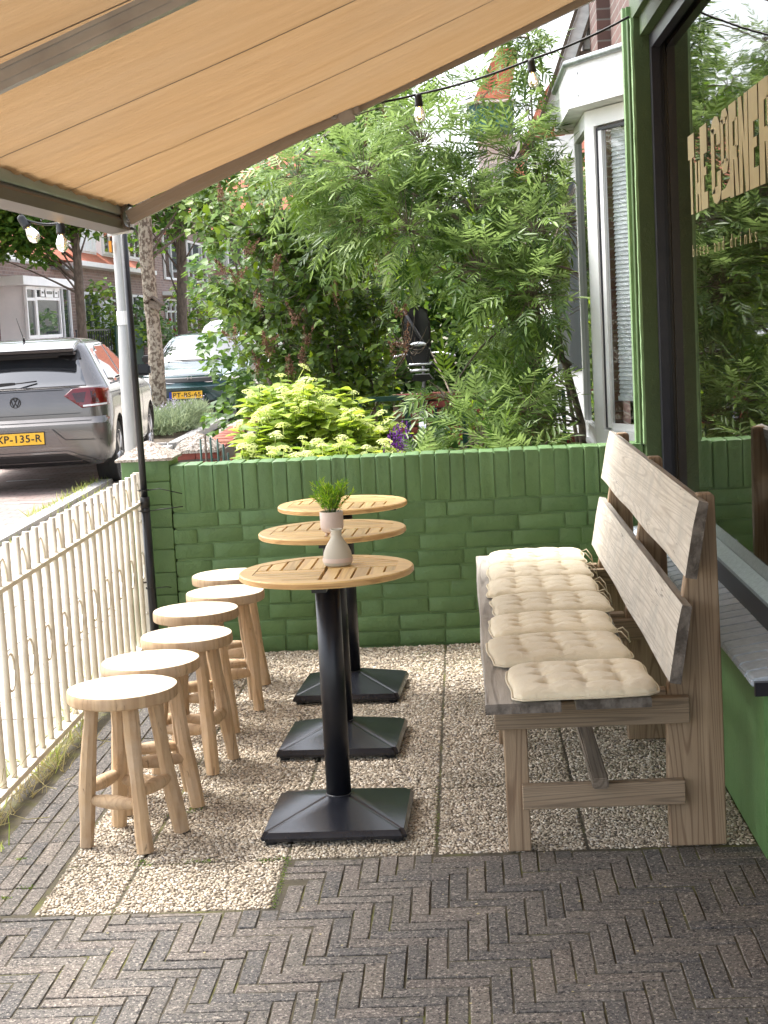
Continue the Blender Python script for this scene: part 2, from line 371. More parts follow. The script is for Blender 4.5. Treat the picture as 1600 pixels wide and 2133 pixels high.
M['bark'] = simple('mottled_bark', (.36,.32,.25), .9, c2=(.12,.09,.065), sc=26, bs=40, bst=1.0, bd=.02, stretch=(1,1,.7), lo=.44, hi=.56)
M['bark2'] = simple('grey_brown_bark', (.16,.125,.095), .9, c2=(.08,.06,.045), sc=20, bs=40, bst=1.0, bd=.02, stretch=(1,1,.4))
M['twig'] = simple('twig', (.20,.155,.11), .8, c2=(.08,.065,.045), sc=30, bst=.4)
M['stem_g'] = simple('green_stem', (.10,.15,.05), .6, bst=0)
M['lilac'] = leafmat('lilac_leaf', (.070,.130,.028), (.20,.30,.050), .38, .40, under=(.13,.20,.085))
M['ash'] = leafmat('narrow_leaf', (.042,.092,.022), (.195,.305,.058), .40, .38, under=(.18,.26,.10), accent=(.36,.46,.18))
M['hyd'] = leafmat('hydrangea_leaf', (.19,.29,.06), (.42,.52,.12), .45, .45)
M['hydfl'] = leafmat('hydrangea_flower', (.62,.68,.32), (.76,.79,.46), .4, .7)
M['seedhead'] = simple('dried_lilac_flower', (.25,.13,.075), .9, c2=(.15,.075,.045), sc=50, v=.3, bst=0)
M['treeleaf'] = leafmat('street_tree_leaf', (.05,.12,.024), (.16,.28,.05), .35, .45)
M['darkleaf'] = leafmat('dark_hedge_leaf', (.045,.10,.028), (.13,.23,.05), .3, .45)
M['shrubleaf'] = leafmat('garden_shrub_leaf', (.05,.12,.025), (.22,.32,.05), .35, .5)
M['catmint'] = leafmat('catmint_leaf', (.15,.20,.11), (.30,.36,.22), .3, .7)
M['lav'] = leafmat('catmint_flower', (.40,.36,.46), (.58,.52,.64), .3, .8)
M['salvia'] = leafmat('purple_spike', (.10,.025,.16), (.20,.06,.30), .3, .8)
M['grass'] = leafmat('grass_blade', (.16,.24,.05), (.45,.48,.17), .35, .6)
M['straw'] = leafmat('dry_grass', (.30,.27,.12), (.55,.48,.26), .3, .7)
M['faux'] = leafmat('artificial_leaf', (.10,.30,.03), (.42,.60,.07), .3, .5)
M['redfl'] = simple('red_flower', (.55,.02,.03), .6, bst=0)

# ------------------------------------------------------------------ numpy scatter
def frames(d, n):
    """rows of rotation matrices: local y along d, local z near n"""
    d = d/np.linalg.norm(d, axis=1, keepdims=True)
    x = np.cross(d, n); x /= np.maximum(np.linalg.norm(x, axis=1, keepdims=True), 1e-6); z = np.cross(x, d)
    return np.stack([x, d, z], 2)
def scatter(name, tv, tf, P, R, S, mat, parent=None, tone=None, smooth=False, kind=None):
    """many copies of a small template joined into one mesh"""
    tv = np.asarray(tv, float); n = len(P); k = len(tv)
    S = np.asarray(S, float); S = S[:, None] if S.ndim == 1 else S[:, None, :]
    if S.ndim == 2: S = S[:, :, None]
    V = np.einsum('nij,nkj->nki', R, tv[None]*S) + P[:, None]
    if parent is not None: V = V - np.array(wloc(parent))
    fl = [f for f in tf]; lt = np.array([len(f) for f in fl]); flat = np.concatenate([np.array(f) for f in fl])
    loops = (flat[None]+np.arange(n)[:, None]*k).ravel(); tot = np.tile(lt, n); st = np.concatenate([[0], np.cumsum(tot)[:-1]])
    me = bpy.data.meshes.new(name); me.vertices.add(n*k); me.vertices.foreach_set('co', V.ravel())
    me.loops.add(len(loops)); me.loops.foreach_set('vertex_index', loops.astype(np.int32))
    me.polygons.add(len(tot)); me.polygons.foreach_set('loop_start', st.astype(np.int32)); me.polygons.foreach_set('loop_total', tot.astype(np.int32))
    if smooth: me.polygons.foreach_set('use_smooth', np.ones(len(tot), bool))
    me.update()
    a = me.attributes.new('tone', 'FLOAT', 'POINT'); tn = np.random.rand(n) if tone is None else tone
    a.data.foreach_set('value', np.repeat(tn, k).astype(np.float32))
    setmat(me, mat); o = link(bpy.data.objects.new(name, me), parent)
    if kind: o['kind'] = kind
    return o
def tmesh(name, tv, tf, mat, smooth=False):
    me = bpy.data.meshes.new(name); me.from_pydata([tuple(map(float, v)) for v in tv], [], [list(f) for f in tf]); setmat(me, mat)
    if smooth: me.polygons.foreach_set('use_smooth', [True]*len(me.polygons))
    return me
def randrot(n):
    q = np.random.randn(n, 4); q /= np.linalg.norm(q, axis=1, keepdims=True); a, b, c, d = q.T
    return np.stack([np.stack([1-2*(c*c+d*d), 2*(b*c-a*d), 2*(b*d+a*c)], 1), np.stack([2*(b*c+a*d), 1-2*(b*b+d*d), 2*(c*d-a*b)], 1), np.stack([2*(b*d-a*c), 2*(c*d+a*b), 1-2*(b*b+c*c)], 1)], 1)

# ------------------------------------------------------------------ the ground
def flat(name, pts, z, m, kind='structure'):
    bm = B(); sheet(bm, [(x, y, z) for x, y in pts]); o = obj(name, bm, m); o['kind'] = kind; return o
groundm = simple('distant_ground', (.11,.12,.07), .95, c2=(.16,.14,.09), sc=2, bst=.4)
flat('ground', [(-150,-60), (150,-60), (150,260), (-150,260)], -.06, groundm)
t = NT('street_brick'); tc = t.n('ShaderNodeTexCoord'); b = t.n('ShaderNodeTexBrick'); b.inputs['Scale'].default_value = 1
b.inputs['Brick Width'].default_value = .2; b.inputs['Row Height'].default_value = .1; b.inputs['Mortar Size'].default_value = .008
b.inputs['Color1'].default_value = (.30,.215,.19,1); b.inputs['Color2'].default_value = (.23,.165,.15,1); b.inputs['Mortar'].default_value = (.13,.11,.09,1)
t.l(tc.outputs['Object'], b.inputs['Vector'])
cc = t.mix(b.outputs['Color'], (.40,.36,.32), t.ramp(t.noise(tc.outputs['Object'], 2.5, 6, .7), [(.45, 0), (.7, .6)]))
M['street'] = t.fin(cc, .85, t.bump(b.outputs['Fac'], -.4, .004))
flat('street', [(-9.0,-2), (-3.05,-2), (-3.30,10), (-3.62,16), (-3.75,20), (-3.9,60), (-9.0,60)], -.028, M['street'])
sidem = simple('sandy_pavement', (.42,.38,.32), .9, c2=(.30,.27,.22), sc=14, bs=60, bst=.5)
flat('pavement', [(-3.1,-2), (-1.4,-2), (-1.4,10.6), (-1.9,60), (-3.6,60), (-3.5,16)], -.010, sidem)
flat('garden_soil', [(-1.9,7.12), (6,7.12), (6,40), (-1.9,40)], -.004, M['soil'])
flat('far_pavement', [(-9.0,5), (-9.0,60), (-9.6,60), (-9.6,5)], -.012, sidem)
# kerb stones along the street
kb = bevbox(.12, .98, .16, .015); kme = bpy.data.meshes.new('kerb_stone'); kb.to_mesh(kme); kb.free(); setmat(kme, M['kerb'])
kerb = thing('kerb', (-3.3, 10, 0), None, None); kerb['kind'] = 'structure'
for i in range(30):
    y = 3.5+i; x = -3.12-.035*(y-3.5)+(0 if y < 18.5 else -.0)
    inst('kerb_stone', kme, kerb, (x+3.3, y-10, -.05), (0, 0, .035))
# pavement tiles between fence and kerb
tb = bevbox(.294, .294, .05, .006); tme = bpy.data.meshes.new('paving_tile'); tb.to_mesh(tme); tb.free(); setmat(tme, M['tile'])
pav = bpy.data.objects['pavement']
for i in range(6):
    for j in range(44):
        x = -1.72-i*.3; y = 3.6+j*.3
        if x < -3.0-.035*(y-3.5)+.12: continue
        if y > 12.6 and i < 1: continue
        inst('paving_tile', tme, pav, (x, y, -.018+random.uniform(-.002, .002)), (0, 0, random.uniform(-.008, .008)))
# red drain mark stones and white flecks on the street
bm = B()
for (x, y, a) in ((-4.55,16.2,.1), (-3.95,14.0,-.05), (-4.7,12.4,.3)):
    c, s = math.cos(a), math.sin(a)
    sheet(bm, [(x+c*u-s*v, y+s*u+c*v, -.023) for u, v in ((-.22,-.04), (.22,-.04), (.22,.04), (-.22,.04))])
o = obj('road_marking', bm, M['white2']); o['kind'] = 'structure'

# ------------------------------------------------------------------ terrace: base, exposed aggregate slabs, herringbone clinkers
bm = B(); sheet(bm, [(-1.50,1.5,-.0036), (.80,1.5,-.0036), (.80,6.98,-.0036), (-1.50,6.98,-.0036)]); sheet(bm, [(.80,1.0,-.0036), (3,1.0,-.0036), (3,4.0,-.0036), (.80,4.0,-.0036)])
sheet(bm, [(-1.5,1.5,-.0036), (-3.0,1.5,-.0036), (-3.0,3.2,-.0036), (-1.5,3.2,-.0036)])
terrace = obj('terrace', bm, M['joint']); terrace['kind'] = 'structure'
xj = [-1.155, -.945, -.54, -.13, .28, .735]; yj = [3.815, 4.177, 4.79, 5.40, 6.01, 6.62, 6.95]
ico = bmesh.new(); bmesh.ops.create_icosphere(ico, subdivisions=1, radius=1)
icv = np.array([v.co[:] for v in ico.verts]); icf = [tuple(v.index for v in f.verts) for f in ico.faces]; ico.free()
for j in range(len(yj)-1):
    for i in range(len(xj)-1):
        if j == 0 and i > 1: continue
        x0, x1, y0, y1 = xj[i]+.004, xj[i+1]-.004, yj[j]+.004, yj[j+1]-.004
        if j == 0 and i == 0: x0 = -1.145
        bm = B(); box(bm, x0, x1, y0, y1, -.04, -.0035)
        sl = obj('paving_slab', bm, M['slabbase'], terrace)
        # pebbles: jittered grid, coarser when far
        st = .0080 if j < 2 else (.0090 if j < 4 else .0108)
        gx, gy = np.meshgrid(np.arange(x0+st/2, x1, st), np.arange(y0+st/2, y1, st)); gx = gx+(np.arange(gx.shape[0])[:, None] % 2)*st/2
        P = np.stack([gx.ravel(), gy.ravel(), np.zeros(gx.size)], 1); P[:, :2] += np.random.uniform(-.42, .42, (len(P), 2))*st
        P = P[(P[:, 0] < x1-.002) & (P[:, 0] > x0+.002) & (P[:, 1] < y1-.001)]
        P = P[np.random.rand(len(P)) > .07]
        n = len(P); P[:, 2] = np.random.uniform(-.0038, -.0006, n)
        big = np.random.uniform(.40, .80, n)*st*np.where(np.random.rand(n) > .9, 1.3, 1)
        S = np.stack([big*np.random.uniform(.75, 1.25, n), big*np.random.uniform(.6, 1.0, n), big*np.random.uniform(.35, .6, n)], 1)
        a = np.random.uniform(0, PI, n); tl = np.random.uniform(-.35, .35, n)
        R = np.zeros((n, 3, 3)); ca, sa = np.cos(a), np.sin(a); ct, s_t = np.cos(tl), np.sin(tl)
        R[:, 0, 0] = ca; R[:, 1, 0] = sa; R[:, 0, 1] = -sa*ct; R[:, 1, 1] = ca*ct; R[:, 2, 1] = s_t; R[:, 0, 2] = sa*s_t; R[:, 1, 2] = -ca*s_t; R[:, 2, 2] = ct
        scatter('pebbles', icv, icf, P, R, S, M['pebble'], sl, smooth=True, kind='stuff')
# clinker pavers
PW, PL = .0470, .188
pms = []
for k in range(6):
    bm = bevbox(PL-.0036, PW-.0048, .05, .0016, 1, .0008, sub=3); me = bpy.data.meshes.new('paver'); bm.to_mesh(me); bm.free(); setmat(me, M['paver']); pms.append(me)
def in_clinker(x, y):
    if y < 4.172 and x > -.535 and x < .735: return True
    if y < 3.808: return x > -1.6 or y < 3.3
    return False
stuffP = []
cnt = 0; paverlist = []
for i in range(-60, 60):
    for j in range(-40, 66):
        X0, Y0 = i*PW, 2.0+j*PW
        tt = (i-j) % 8
        if tt == 0: cx, cyy, rz = X0+PL/2, Y0+PW/2, 0
        elif tt == 7: cx, cyy, rz = X0+PW/2, Y0+PL/2, PI/2
        else: continue
        hx, hy = (PL/2, PW/2) if rz == 0 else (PW/2, PL/2)
        if not (-1.75 < cx < 1.4 and 2.2 < cyy < 4.4): continue
        # clip to the clinker region: keep the part inside
        xa, xb, ya, yb = cx-hx, cx+hx, cyy-hy, cyy+hy
        lim = 4.172 if cx > -.535 else 3.806
        if xb > .735 and cyy > 3.98: xb = min(xb, .735)
        if cx < -.535 and yb > 3.806: yb = min(yb, 3.806)
        elif cx >= -.535:
            yb = min(yb, 4.172)
            if ya > 3.80: xa = max(xa, -.535)
        elif cx < -.535 and xb > -.535 and ya > 3.806: xa = -.535
        if xb-xa < .018 or yb-ya < .018: continue
        if cx > .735 and cyy > 3.97: continue
        paverlist.append(((xa+xb)/2, (ya+yb)/2, (xb-xa), (yb-ya), rz))
# border pavers left of the gravel (rows across, beside the fence)
for k in range(17):
    y = 3.83+k*.188
    for q in range(5):
        x = -1.182-q*PW
        if y+.188 > 6.93: continue
        paverlist.append((x, y+.094, PW, .188, PI/2))
paverlist.sort(key=lambda p: -(p[1] > 3.02)*(-1.35 < p[0] < .95)*10-(p[1] > 3.02))
extra = B(); made = 0
for (x, y, wx, wy, rz) in paverlist:
    vis = y > 3.0 and -1.42 < x < .95
    sx, sy = (wx/PL, wy/PW) if rz == 0 else (wy/PL, wx/PW)
    z = -.0255+random.uniform(-.0022, .0014)
    if vis and made < 300:
        made += 1
        inst('paver', random.choice(pms), terrace, (x, y, z), (random.uniform(-.008, .008), random.uniform(-.008, .008), rz+random.uniform(-.012, .012)), (sx, sy, 1))
    else:
        m = Matrix.Translation((x, y, z)) @ Matrix.Rotation(rz, 4, 'Z') @ Matrix.Diagonal((sx, sy, 1, 1))
        box(extra, -PL/2+.003, PL/2-.003, -PW/2+.003, PW/2-.003, -.02, .025, m)
o = obj('outer_pavers', extra, M['paver'], terrace); o['kind'] = 'stuff'

# ------------------------------------------------------------------ green painted garden wall
def brickmesh(lx, ly, lz, m, j=.0014, b=.0042):
    bm = bevbox(lx, ly, lz, b, 2, j, sub=3); me = bpy.data.meshes.new('brick'); bm.to_mesh(me); bm.free(); setmat(me, m)
    me.polygons.foreach_set('use_smooth', [True]*len(me.polygons)); me.set_sharp_from_angle(angle=math.radians(50)); return me
gw = thing('garden_wall', (-.25, 7.03, 0), 'low green painted brick wall with an upright brick top course behind the tables', 'wall')
WX0, WX1, WZ = -1.315, .86, .852
bm = B(); box(bm, WX0+.01, WX1, 6.9535, 7.10, -.02, WZ-.012); obj('mortar', bm, M['green'], gw)
sol = [brickmesh(.0605, .16, .205, M['green'], .0014) for _ in range(4)]
x = WX0
while x < WX1-.03:
    inst('brick', random.choice(sol), gw, (x+.0325+.25, 7.028-7.03+random.uniform(-.003, .003), WZ-.103+random.uniform(-.003, .002)), (random.uniform(-.006,.006), random.uniform(-.008, .008), random.uniform(-.012, .012)))
    x += .0652
strb = [brickmesh(.198, .16, .062, M['green']) for _ in range(4)]; hd = [brickmesh(.092, .16, .062, M['green']) for _ in range(3)]
for r in range(9):
    z = WZ-.211-.0712*r-.0345; x = WX0-[0,.1,.03,.14,.06][r % 5]
    k = r
    while x < WX1-.02:
        hdr = (k % 4 == 3) if r % 2 else (k % 5 == 1)
        L = .0985 if hdr else .2045; a, b2 = max(x, WX0), min(x+L, WX1)
        if b2-a > .03:
            me = random.choice(hd if hdr else strb); sx = (b2-a)/L
            inst('brick', me, gw, ((a+b2)/2+.25, -.002+random.uniform(-.0035, .0035), z+random.uniform(-.002, .002)), (random.uniform(-.01,.01), random.uniform(-.006,.006), random.uniform(-.006,.006)), (sx, 1, 1))
        x += L; k += 1
# end pillar with a rough concrete cap
gp = thing('wall_pillar', (-1.42, 7.05, 0), 'green painted brick pillar with a pale rough pyramid cap at the left end of the wall', 'pillar')
bm = B(); box(bm, -1.525, -1.318, 6.95, 7.17, -.02, .855); obj('mortar', bm, M['green'], gp)
pb = [brickmesh(.214, .235, .098, M['green'], .0015, .007) for _ in range(3)]
for r in range(9):
    inst('brick', pb[r % 3], gp, (-1.421+1.42, .01, .885-.05-.1015*r), (0, 0, random.uniform(-.01,.01)))
bm = B(); vb = [bm.verts.new(p) for p in ((-1.548,6.93,.889), (-1.300,6.93,.889), (-1.300,7.19,.889), (-1.548,7.19,.889))]
bmesh.ops.create_grid(bm, x_segments=1, y_segments=1, size=.01); bm.clear()
g = 12
for iy in range(g):
    for ix in range(g):
        pass
vv = {}
for iy in range(g+1):
    for ix in range(g+1):
        u, v = ix/g*2-1, iy/g*2-1; h = (1-max(abs(u), abs(v)))
        vv[ix, iy] = bm.verts.new((-1.424+u*.127, 7.06+v*.13, .889+.075*h+random.uniform(-.003,.003)*(h > 0)))
for iy in range(g):
    for ix in range(g): bm.faces.new((vv[ix,iy], vv[ix+1,iy], vv[ix+1,iy+1], vv[ix,iy+1]))
box(bm, -1.551, -1.297, 6.93, 7.19, .878, .8885); obj('cap', bm, M['cap'], gp)

# ------------------------------------------------------------------ shop front (right)
shop = thing('shop_front', (.9, 5.2, 0), 'green and black shop front with a large lettered window above a grey sill', 'shop')
bm = B(); box(bm, .735, 1.6, 4.04, 6.955, -.03, .468)
for e in [e for e in bm.edges if abs(e.verts[0].co.x-.735) < .001 and abs(e.verts[1].co.x-.735) < .001 and abs(e.verts[0].co.y-4.04) < .001 and abs(e.verts[1].co.y-4.04) < .001]:
    bmesh.ops.bevel(bm, geom=[e], offset=.012, segments=4, affect='EDGES')
obj('plinth', bm, M['green2'], shop)
bm = B(); box(bm, .722, 1.6, 4.025, 4.30, .455, .487)
for v in bm.verts: v.co += Vector((random.uniform(-.006,.006), random.uniform(-.008,.008), 0))
obj('crumbling_mortar', bm, M['mortar_w'], shop)
# grey ledge: one slat per course
lm = []
for k in range(3):
    bm = B(); prism(bm, [(-.082,-.012), (.07,.012), (.07,.032), (-.072,.010), (-.082,.004)], -.0442, .0442, 'y')
    bmesh.ops.bevel(bm, geom=[e for e in bm.edges if e.calc_face_angle(0) > .6], offset=.004, segments=2, affect='EDGES')
    me = bpy.data.meshes.new('ledge_tile'); bm.to_mesh(me); bm.free(); setmat(me, M['slate']); lm.append(me)
for k in range(31):
    inst('ledge_tile', lm[k % 3], shop, (.779-.9, 4.045+k*.0945-5.2, .483+random.uniform(-.001,.001)), (0, random.uniform(-.01,.01), random.uniform(-.01,.01)))
bm = B(); box(bm, .702, .86, 3.978, 3.996, .452, .488); obj('ledge_end', bm, M['navy'], shop)
GX = .886
bm = B(); box(bm, .832, .86, 3.9, 6.95, .505, .588); obj('lower_frame', bm, M['navy'], shop)
bm = B(); prism(bm, [(.826,.588), (.826,.600), (.868,.622), (.868,.588)], 3.9, 6.80, 'y'); obj('outer_sill', bm, M['navy_sill'], shop)
bm = B(); prism(bm, [(.8685,.600), (.8685,.628), (.885,.655), (.885,.600)], 3.9, 6.80, 'y'); obj('inner_sill', bm, M['navy_sill'], shop)
bm = B()
box(bm, .838, .872, 6.80, 6.865, .589, 2.56); box(bm, .8725, .888, 6.815, 6.866, .589, 2.56); obj('window_jamb', bm, M['navy'], shop)
bm = B(); box(bm, .838, .872, 2.6, 6.799, 2.503, 2.56); box(bm, .8725, .888, 2.6, 6.814, 2.525, 2.561); obj('window_head', bm, M['navy'], shop)
bm = B(); sheet(bm, [(GX, 2.6, .64), (GX, 6.83, .64), (GX, 6.83, 2.54), (GX, 2.6, 2.54)]); obj('window_pane', bm, M['shopglass'], shop)
bm = B(); box(bm, .845, .905, 2.5, 2.6, .45, 2.56); obj('window_jamb', bm, M['navy'], shop)
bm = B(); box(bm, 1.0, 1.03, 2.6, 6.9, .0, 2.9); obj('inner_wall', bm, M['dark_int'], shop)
# corner column with mouldings
bm = B(); box(bm, .776, .839, 6.868, 6.95, .47, 2.64); box(bm, .8395, .92, 6.868, 6.99, .47, 2.64); obj('column', bm, M['green_trim'], shop)
bm = B(); box(bm, .766, .7755, 6.874, 6.956, .855, 2.64)
for z in np.arange(.855, 2.64, .05):
    bmesh.ops.bisect_plane(bm, geom=bm.verts[:]+bm.edges[:]+bm.faces[:], plane_co=(0,0,z), plane_no=(0,0,1))
for v in bm.verts: v.co.x += random.uniform(-.0015,.0015)
obj('column_edge', bm, M['green_lit'], shop)
bm = B(); box(bm, .757, .7655, 6.92, 6.96, .855, 2.64); obj('column_groove', bm, M['green_trim'], shop)
bm = B(); box(bm, .744, .7565, 6.99, 7.05, .855, 2.70); obj('column_edge', bm, M['green_lit'], shop)
bm = B(); box(bm, .757, 1.2, 6.961, 7.06, .855, 2.70); obj('corner_post', bm, M['green'], shop)
bm = B(); box(bm, .775, 1.2, 2.5, 6.99, 2.6405, 3.2); box(bm, .80, 1.2, 2.5, 6.867, 2.563, 2.640); obj('lintel', bm, M['green_trim'], shop)
bm = B(); box(bm, .921, 1.2, 6.87, 6.99, .47, 2.56); obj('return_wall', bm, M['green_trim'], shop)

# window lettering, flat vinyl on the outside of the glass; letters run from far to near
def letter(ch):
    """list of convex polygons in a unit box (u right, v up)"""
    r = lambda a, b, c, d: [(a, c), (b, c), (b, d), (a, d)]
    if ch == 'T': return [r(0,1,.70,1), r(.28,.60,0,.70)]
    if ch == 'H': return [r(0,.36,0,.62), r(.64,1,0,.62), r(.36,.64,.22,.36)]
    if ch == 'E': return [r(0,.5,0,1), r(.5,1,.66,1), r(.5,.85,.40,.50), r(.5,1,0,.20)]
    if ch == 'N': return [r(0,.36,0,1), r(.64,1,0,1), [(.36,1), (.36,.62), (.64,.05), (.64,.5)]]
    if ch == 'R': return [r(0,.42,0,1), r(.42,.8,.80,1), r(.66,.97,.52,.82), r(.42,.80,.40,.54), [(.5,.40), (.86,.40), (1,0), (.64,0)]]
    if ch == 'C': return [r(0,.36,.13,.87), [(0,.87), (.36,.80), (.5,1), (.2,.97)], [(.36,.80), (.62,.80), (.8,.97), (.5,1)], [(.62,.80), (.62,.66), (1,.66), (1,.88), (.8,.97)],
                          [(0,.13), (.2,.03), (.5,0), (.36,.2)], [(.5,0), (.8,.03), (.62,.2), (.36,.2)], [(.62,.2), (.8,.03), (1,.12), (1,.36), (.62,.36)]]
    if ch == 'O': return [r(0,.36,.42,.9), r(.68,1,.42,.9), [(0,.9), (.36,.84), (.68,.84), (1,.9), (.75,1), (.25,1)], [(0,.42), (.25,.30), (.75,.30), (1,.42), (.68,.46), (.36,.46)]]
    return []
lets = [('T',6.281,6.06,1), ('H',6.155,6.00,0), ('E',5.985,5.82,0), ('C',5.725,5.53,0), ('O',5.515,5.365,0), ('R',5.35,5.18,0), ('N',5.17,5.01,0), ('E',4.995,4.845,0), ('R',4.825,4.64,0)]
lets[0] = ('T',6.281,6.125,1); lets[1] = ('H',6.112,5.99,0); lets[2] = ('E',5.975,5.82,0)
LK = GX/.904
for ch, ya, yb, _ in lets:
    ya *= LK; yb *= LK
    bm = B()
    for pl in letter(ch):
        prism(bm, [(ya+(yb-ya)*u, 1.452+(.330+.297*v)*LK) for u, v in pl], GX-.0022, GX-.0012, 'x')
    if ch == 'O': prism(bm, [(ya+.01, 1.782), (yb-.02, 1.782), (yb-.02, 1.84), (ya+(yb-ya)*.5, 1.815), (ya+.01, 1.81)], GX-.0022, GX-.0012, 'x')
    obj('window_letter', bm, M['gold'], shop)
yw = 6.09
for w_ in ('bites', 'and', 'drinks'):
    for chr_ in w_:
        me = text_mesh(chr_, .066, .0003, -.0006, 1); bb = [v.co.x for v in me.vertices]; wd = (max(bb)-min(bb))
        me.transform(Matrix.Translation((GX-.0018, yw, 1.638)) @ Matrix(((0,0,-1,0), (-1,0,0,0), (0,1,0,0), (0,0,0,1))) @ Matrix.Diagonal((1.45, 1, 1, 1)))
        obj('window_letter', me, M['gold'], shop); yw -= .086
    yw -= .075

# ------------------------------------------------------------------ cream metal fence
fn = thing('metal_fence', (-1.46, 5.6, 0), 'cream painted metal picket fence with small rings between its bars', 'fence')
def fx(y): return -1.475+(y-4.6)*.0165
def fz(y, z): return z+(y-4.8)*.015
def railbm(y0, y1, z0, z1, hw):
    bm = B(); a = [bm.verts.new((fx(y)+sx*hw, y, fz(y, z))) for y in (y0, y1) for sx in (-1, 1) for z in (z0, z1)]
    for f in ((0,1,3,2), (4,6,7,5), (0,4,5,1), (2,3,7,6), (0,2,6,4), (1,5,7,3)): bm.faces.new([a[i] for i in f])
    bmesh.ops.bevel(bm, geom=bm.edges[:], offset=.0015, segments=1, affect='EDGES'); return bm
obj('top_rail', railbm(3.2, 6.87, .668, .684, .021), M['cream'], fn)
obj('bottom_rail', railbm(3.2, 6.83, .055, .075, .021), M['cream'], fn)
bm = B(); tube(bm, [(0,0,.076), (0,0,.45), (0,0,.808)], .0115, 12); pk = bpy.data.meshes.new('picket'); bm.to_mesh(pk); bm.free(); setmat(pk, M['cream'])
def ring(rx, rz, half=False, tr=.0042):
    bm = B(); n = 20; pts = [(0, rx*math.cos(2*PI*k/n), rz*math.sin(2*PI*k/n)) for k in range(n+1)]
    if half: pts = [(0, rx*math.cos(PI*k/12), rz*math.sin(PI*k/12)) for k in range(13)]
    tube(bm, pts, tr, 6); me = bpy.data.meshes.new('ring'); bm.to_mesh(me); bm.free(); setmat(me, M['cream']); return me
rg = ring(.045, .060); hp = ring(.040, .082, True)
ys = [3.30+.1085*k for k in range(33)]
for k, y in enumerate(ys):
    if y > 6.83: break
    inst('picket', pk, fn, (fx(y)+1.46, y-5.6, fz(y, 0)), (random.uniform(-.004,.004), 0, 0))
    if k % 2 == 0:
        inst('ring', rg, fn, (fx(y)+1.46, y+.054-5.6, fz(y, .40)))
        inst('hoop', hp, fn, (fx(y)+1.46, y+.054-5.6, fz(y, .682)))
bm = B(); box(bm, -1.465, -1.418, 6.872, 6.90, .0, .835); obj('end_post', bm, M['cream'], fn)
bm = B(); box(bm, -1.4655, -1.4175, 6.868, 6.871, .345, .352); obj('post_joint', bm, M['soil'], fn)
for z in (.62, .21):
    bm = B(); lathe(bm, [(.008, 0), (.008, .003), (.005, .006)], seg=10); bm.transform(Matrix.Translation((-1.443, 6.872, z)) @ Matrix.Rotation(PI/2, 4, 'X')); obj('bolt', bm, M['cream'], fn, True)
# black pole tied to the fence
po = thing('black_pole', (-1.405, 6.80, 0), 'thin black pole standing between fence and green wall, tied on with zip ties', 'pole')
bm = B(); tube(bm, [(-1.398,6.80,0), (-1.402,6.80,.72)], .0195, 14); obj('lower_tube', bm, M['pipe'], po, True)
bm = B(); tube(bm, [(-1.402,6.80,.70), (-1.413,6.80,1.93)], .0148, 14); obj('upper_tube', bm, M['pipe'], po, True)
bm = B(); tube(bm, [(-1.402,6.80,.690), (-1.402,6.80,.735)], .0212, 14); obj('collar', bm, M['black_plastic'], po, True)
for z, a, ln in ((.765, -.12, .20), (.675, .07, .2), (.335, .0, .10)):
    bm = B(); lathe(bm, [(.0225, -.003), (.0225, .003)], (-1.403, 6.80, z), 14)
    tube(bm, [(-1.385, 6.785, z), (-1.33, 6.778, z+.006), (-1.385+ln*.75, 6.79, z+a*.18)], .0022, 5)
    if z > .5: tube(bm, [(-1.42, 6.785, z), (-1.455, 6.86, z-.006)], .002, 5)
    obj('zip_tie', bm, M['black_plastic'], po)

# ------------------------------------------------------------------ awning
AS = .385
def az(x): return 1.965+AS*(x+1.36)
aw = thing('awning', (-.3, 4.2, 2.2), 'tan fabric folding arm awning sloping down from the shop front over the terrace', 'awning')
NY, NX = 150, 90; y0a, y1a, x0a, x1a = .9, 6.66, -1.385, .86
seams = [1.61, 2.63, 3.65, 4.68, 5.70]
bm = B(); vv = {}
for i in range(NY+1):
    for j in range(NX+1):
        y = y0a+(y1a-y0a)*i/NY; u = j/NX; x = x0a+(x1a-x0a)*u
        ph = ((y-.58) % 1.025)/1.025
        sag = -.030*math.sin(PI*u) - .010*math.sin(PI*ph)*math.sin(PI*u)**.7
        sd_ = min(ph, 1-ph)*1.025; rip = .0045*math.sin(y*31+u*3)*math.exp(-u*7)+.0028*math.sin(y*57+1)*math.exp(-u*11)+.0035*math.exp(-sd_*16)*math.sin(u*55+y*9)*(.4+.6*math.sin(u*7+y))+.004*math.sin(u*5+y*2.3)*math.sin(y*6.1+u*9)
        z = az(x)+sag+rip
        if y > 6.5: z += .012*(y-6.5)/.16*math.sin(u*23)*.3
        vv[i,j] = bm.verts.new((x, y+.02*math.sin(u*PI)*(i == NY), z))
for i in range(NY):
    for j in range(NX): bm.faces.new((vv[i,j], vv[i+1,j], vv[i+1,j+1], vv[i,j+1]))
obj('fabric', bm, M['awning'], aw, True)
for s in seams:
    bm = B(); pr = None
    for j in range(NX+1):
        u = j/NX; x = x0a+(x1a-x0a)*u; ph = ((s-.58) % 1.025)/1.025
        z = az(x)-.030*math.sin(PI*u)-.010*math.sin(PI*ph)*math.sin(PI*u)**.7-.0035; dy = .33*0
        q = [bm.verts.new((x, s-.0065, z)), bm.verts.new((x, s+.0065, z))]
        if pr: bm.faces.new((pr[0], q[0], q[1], pr[1]))
        pr = q
    obj('seam', bm, M['seam'], aw)
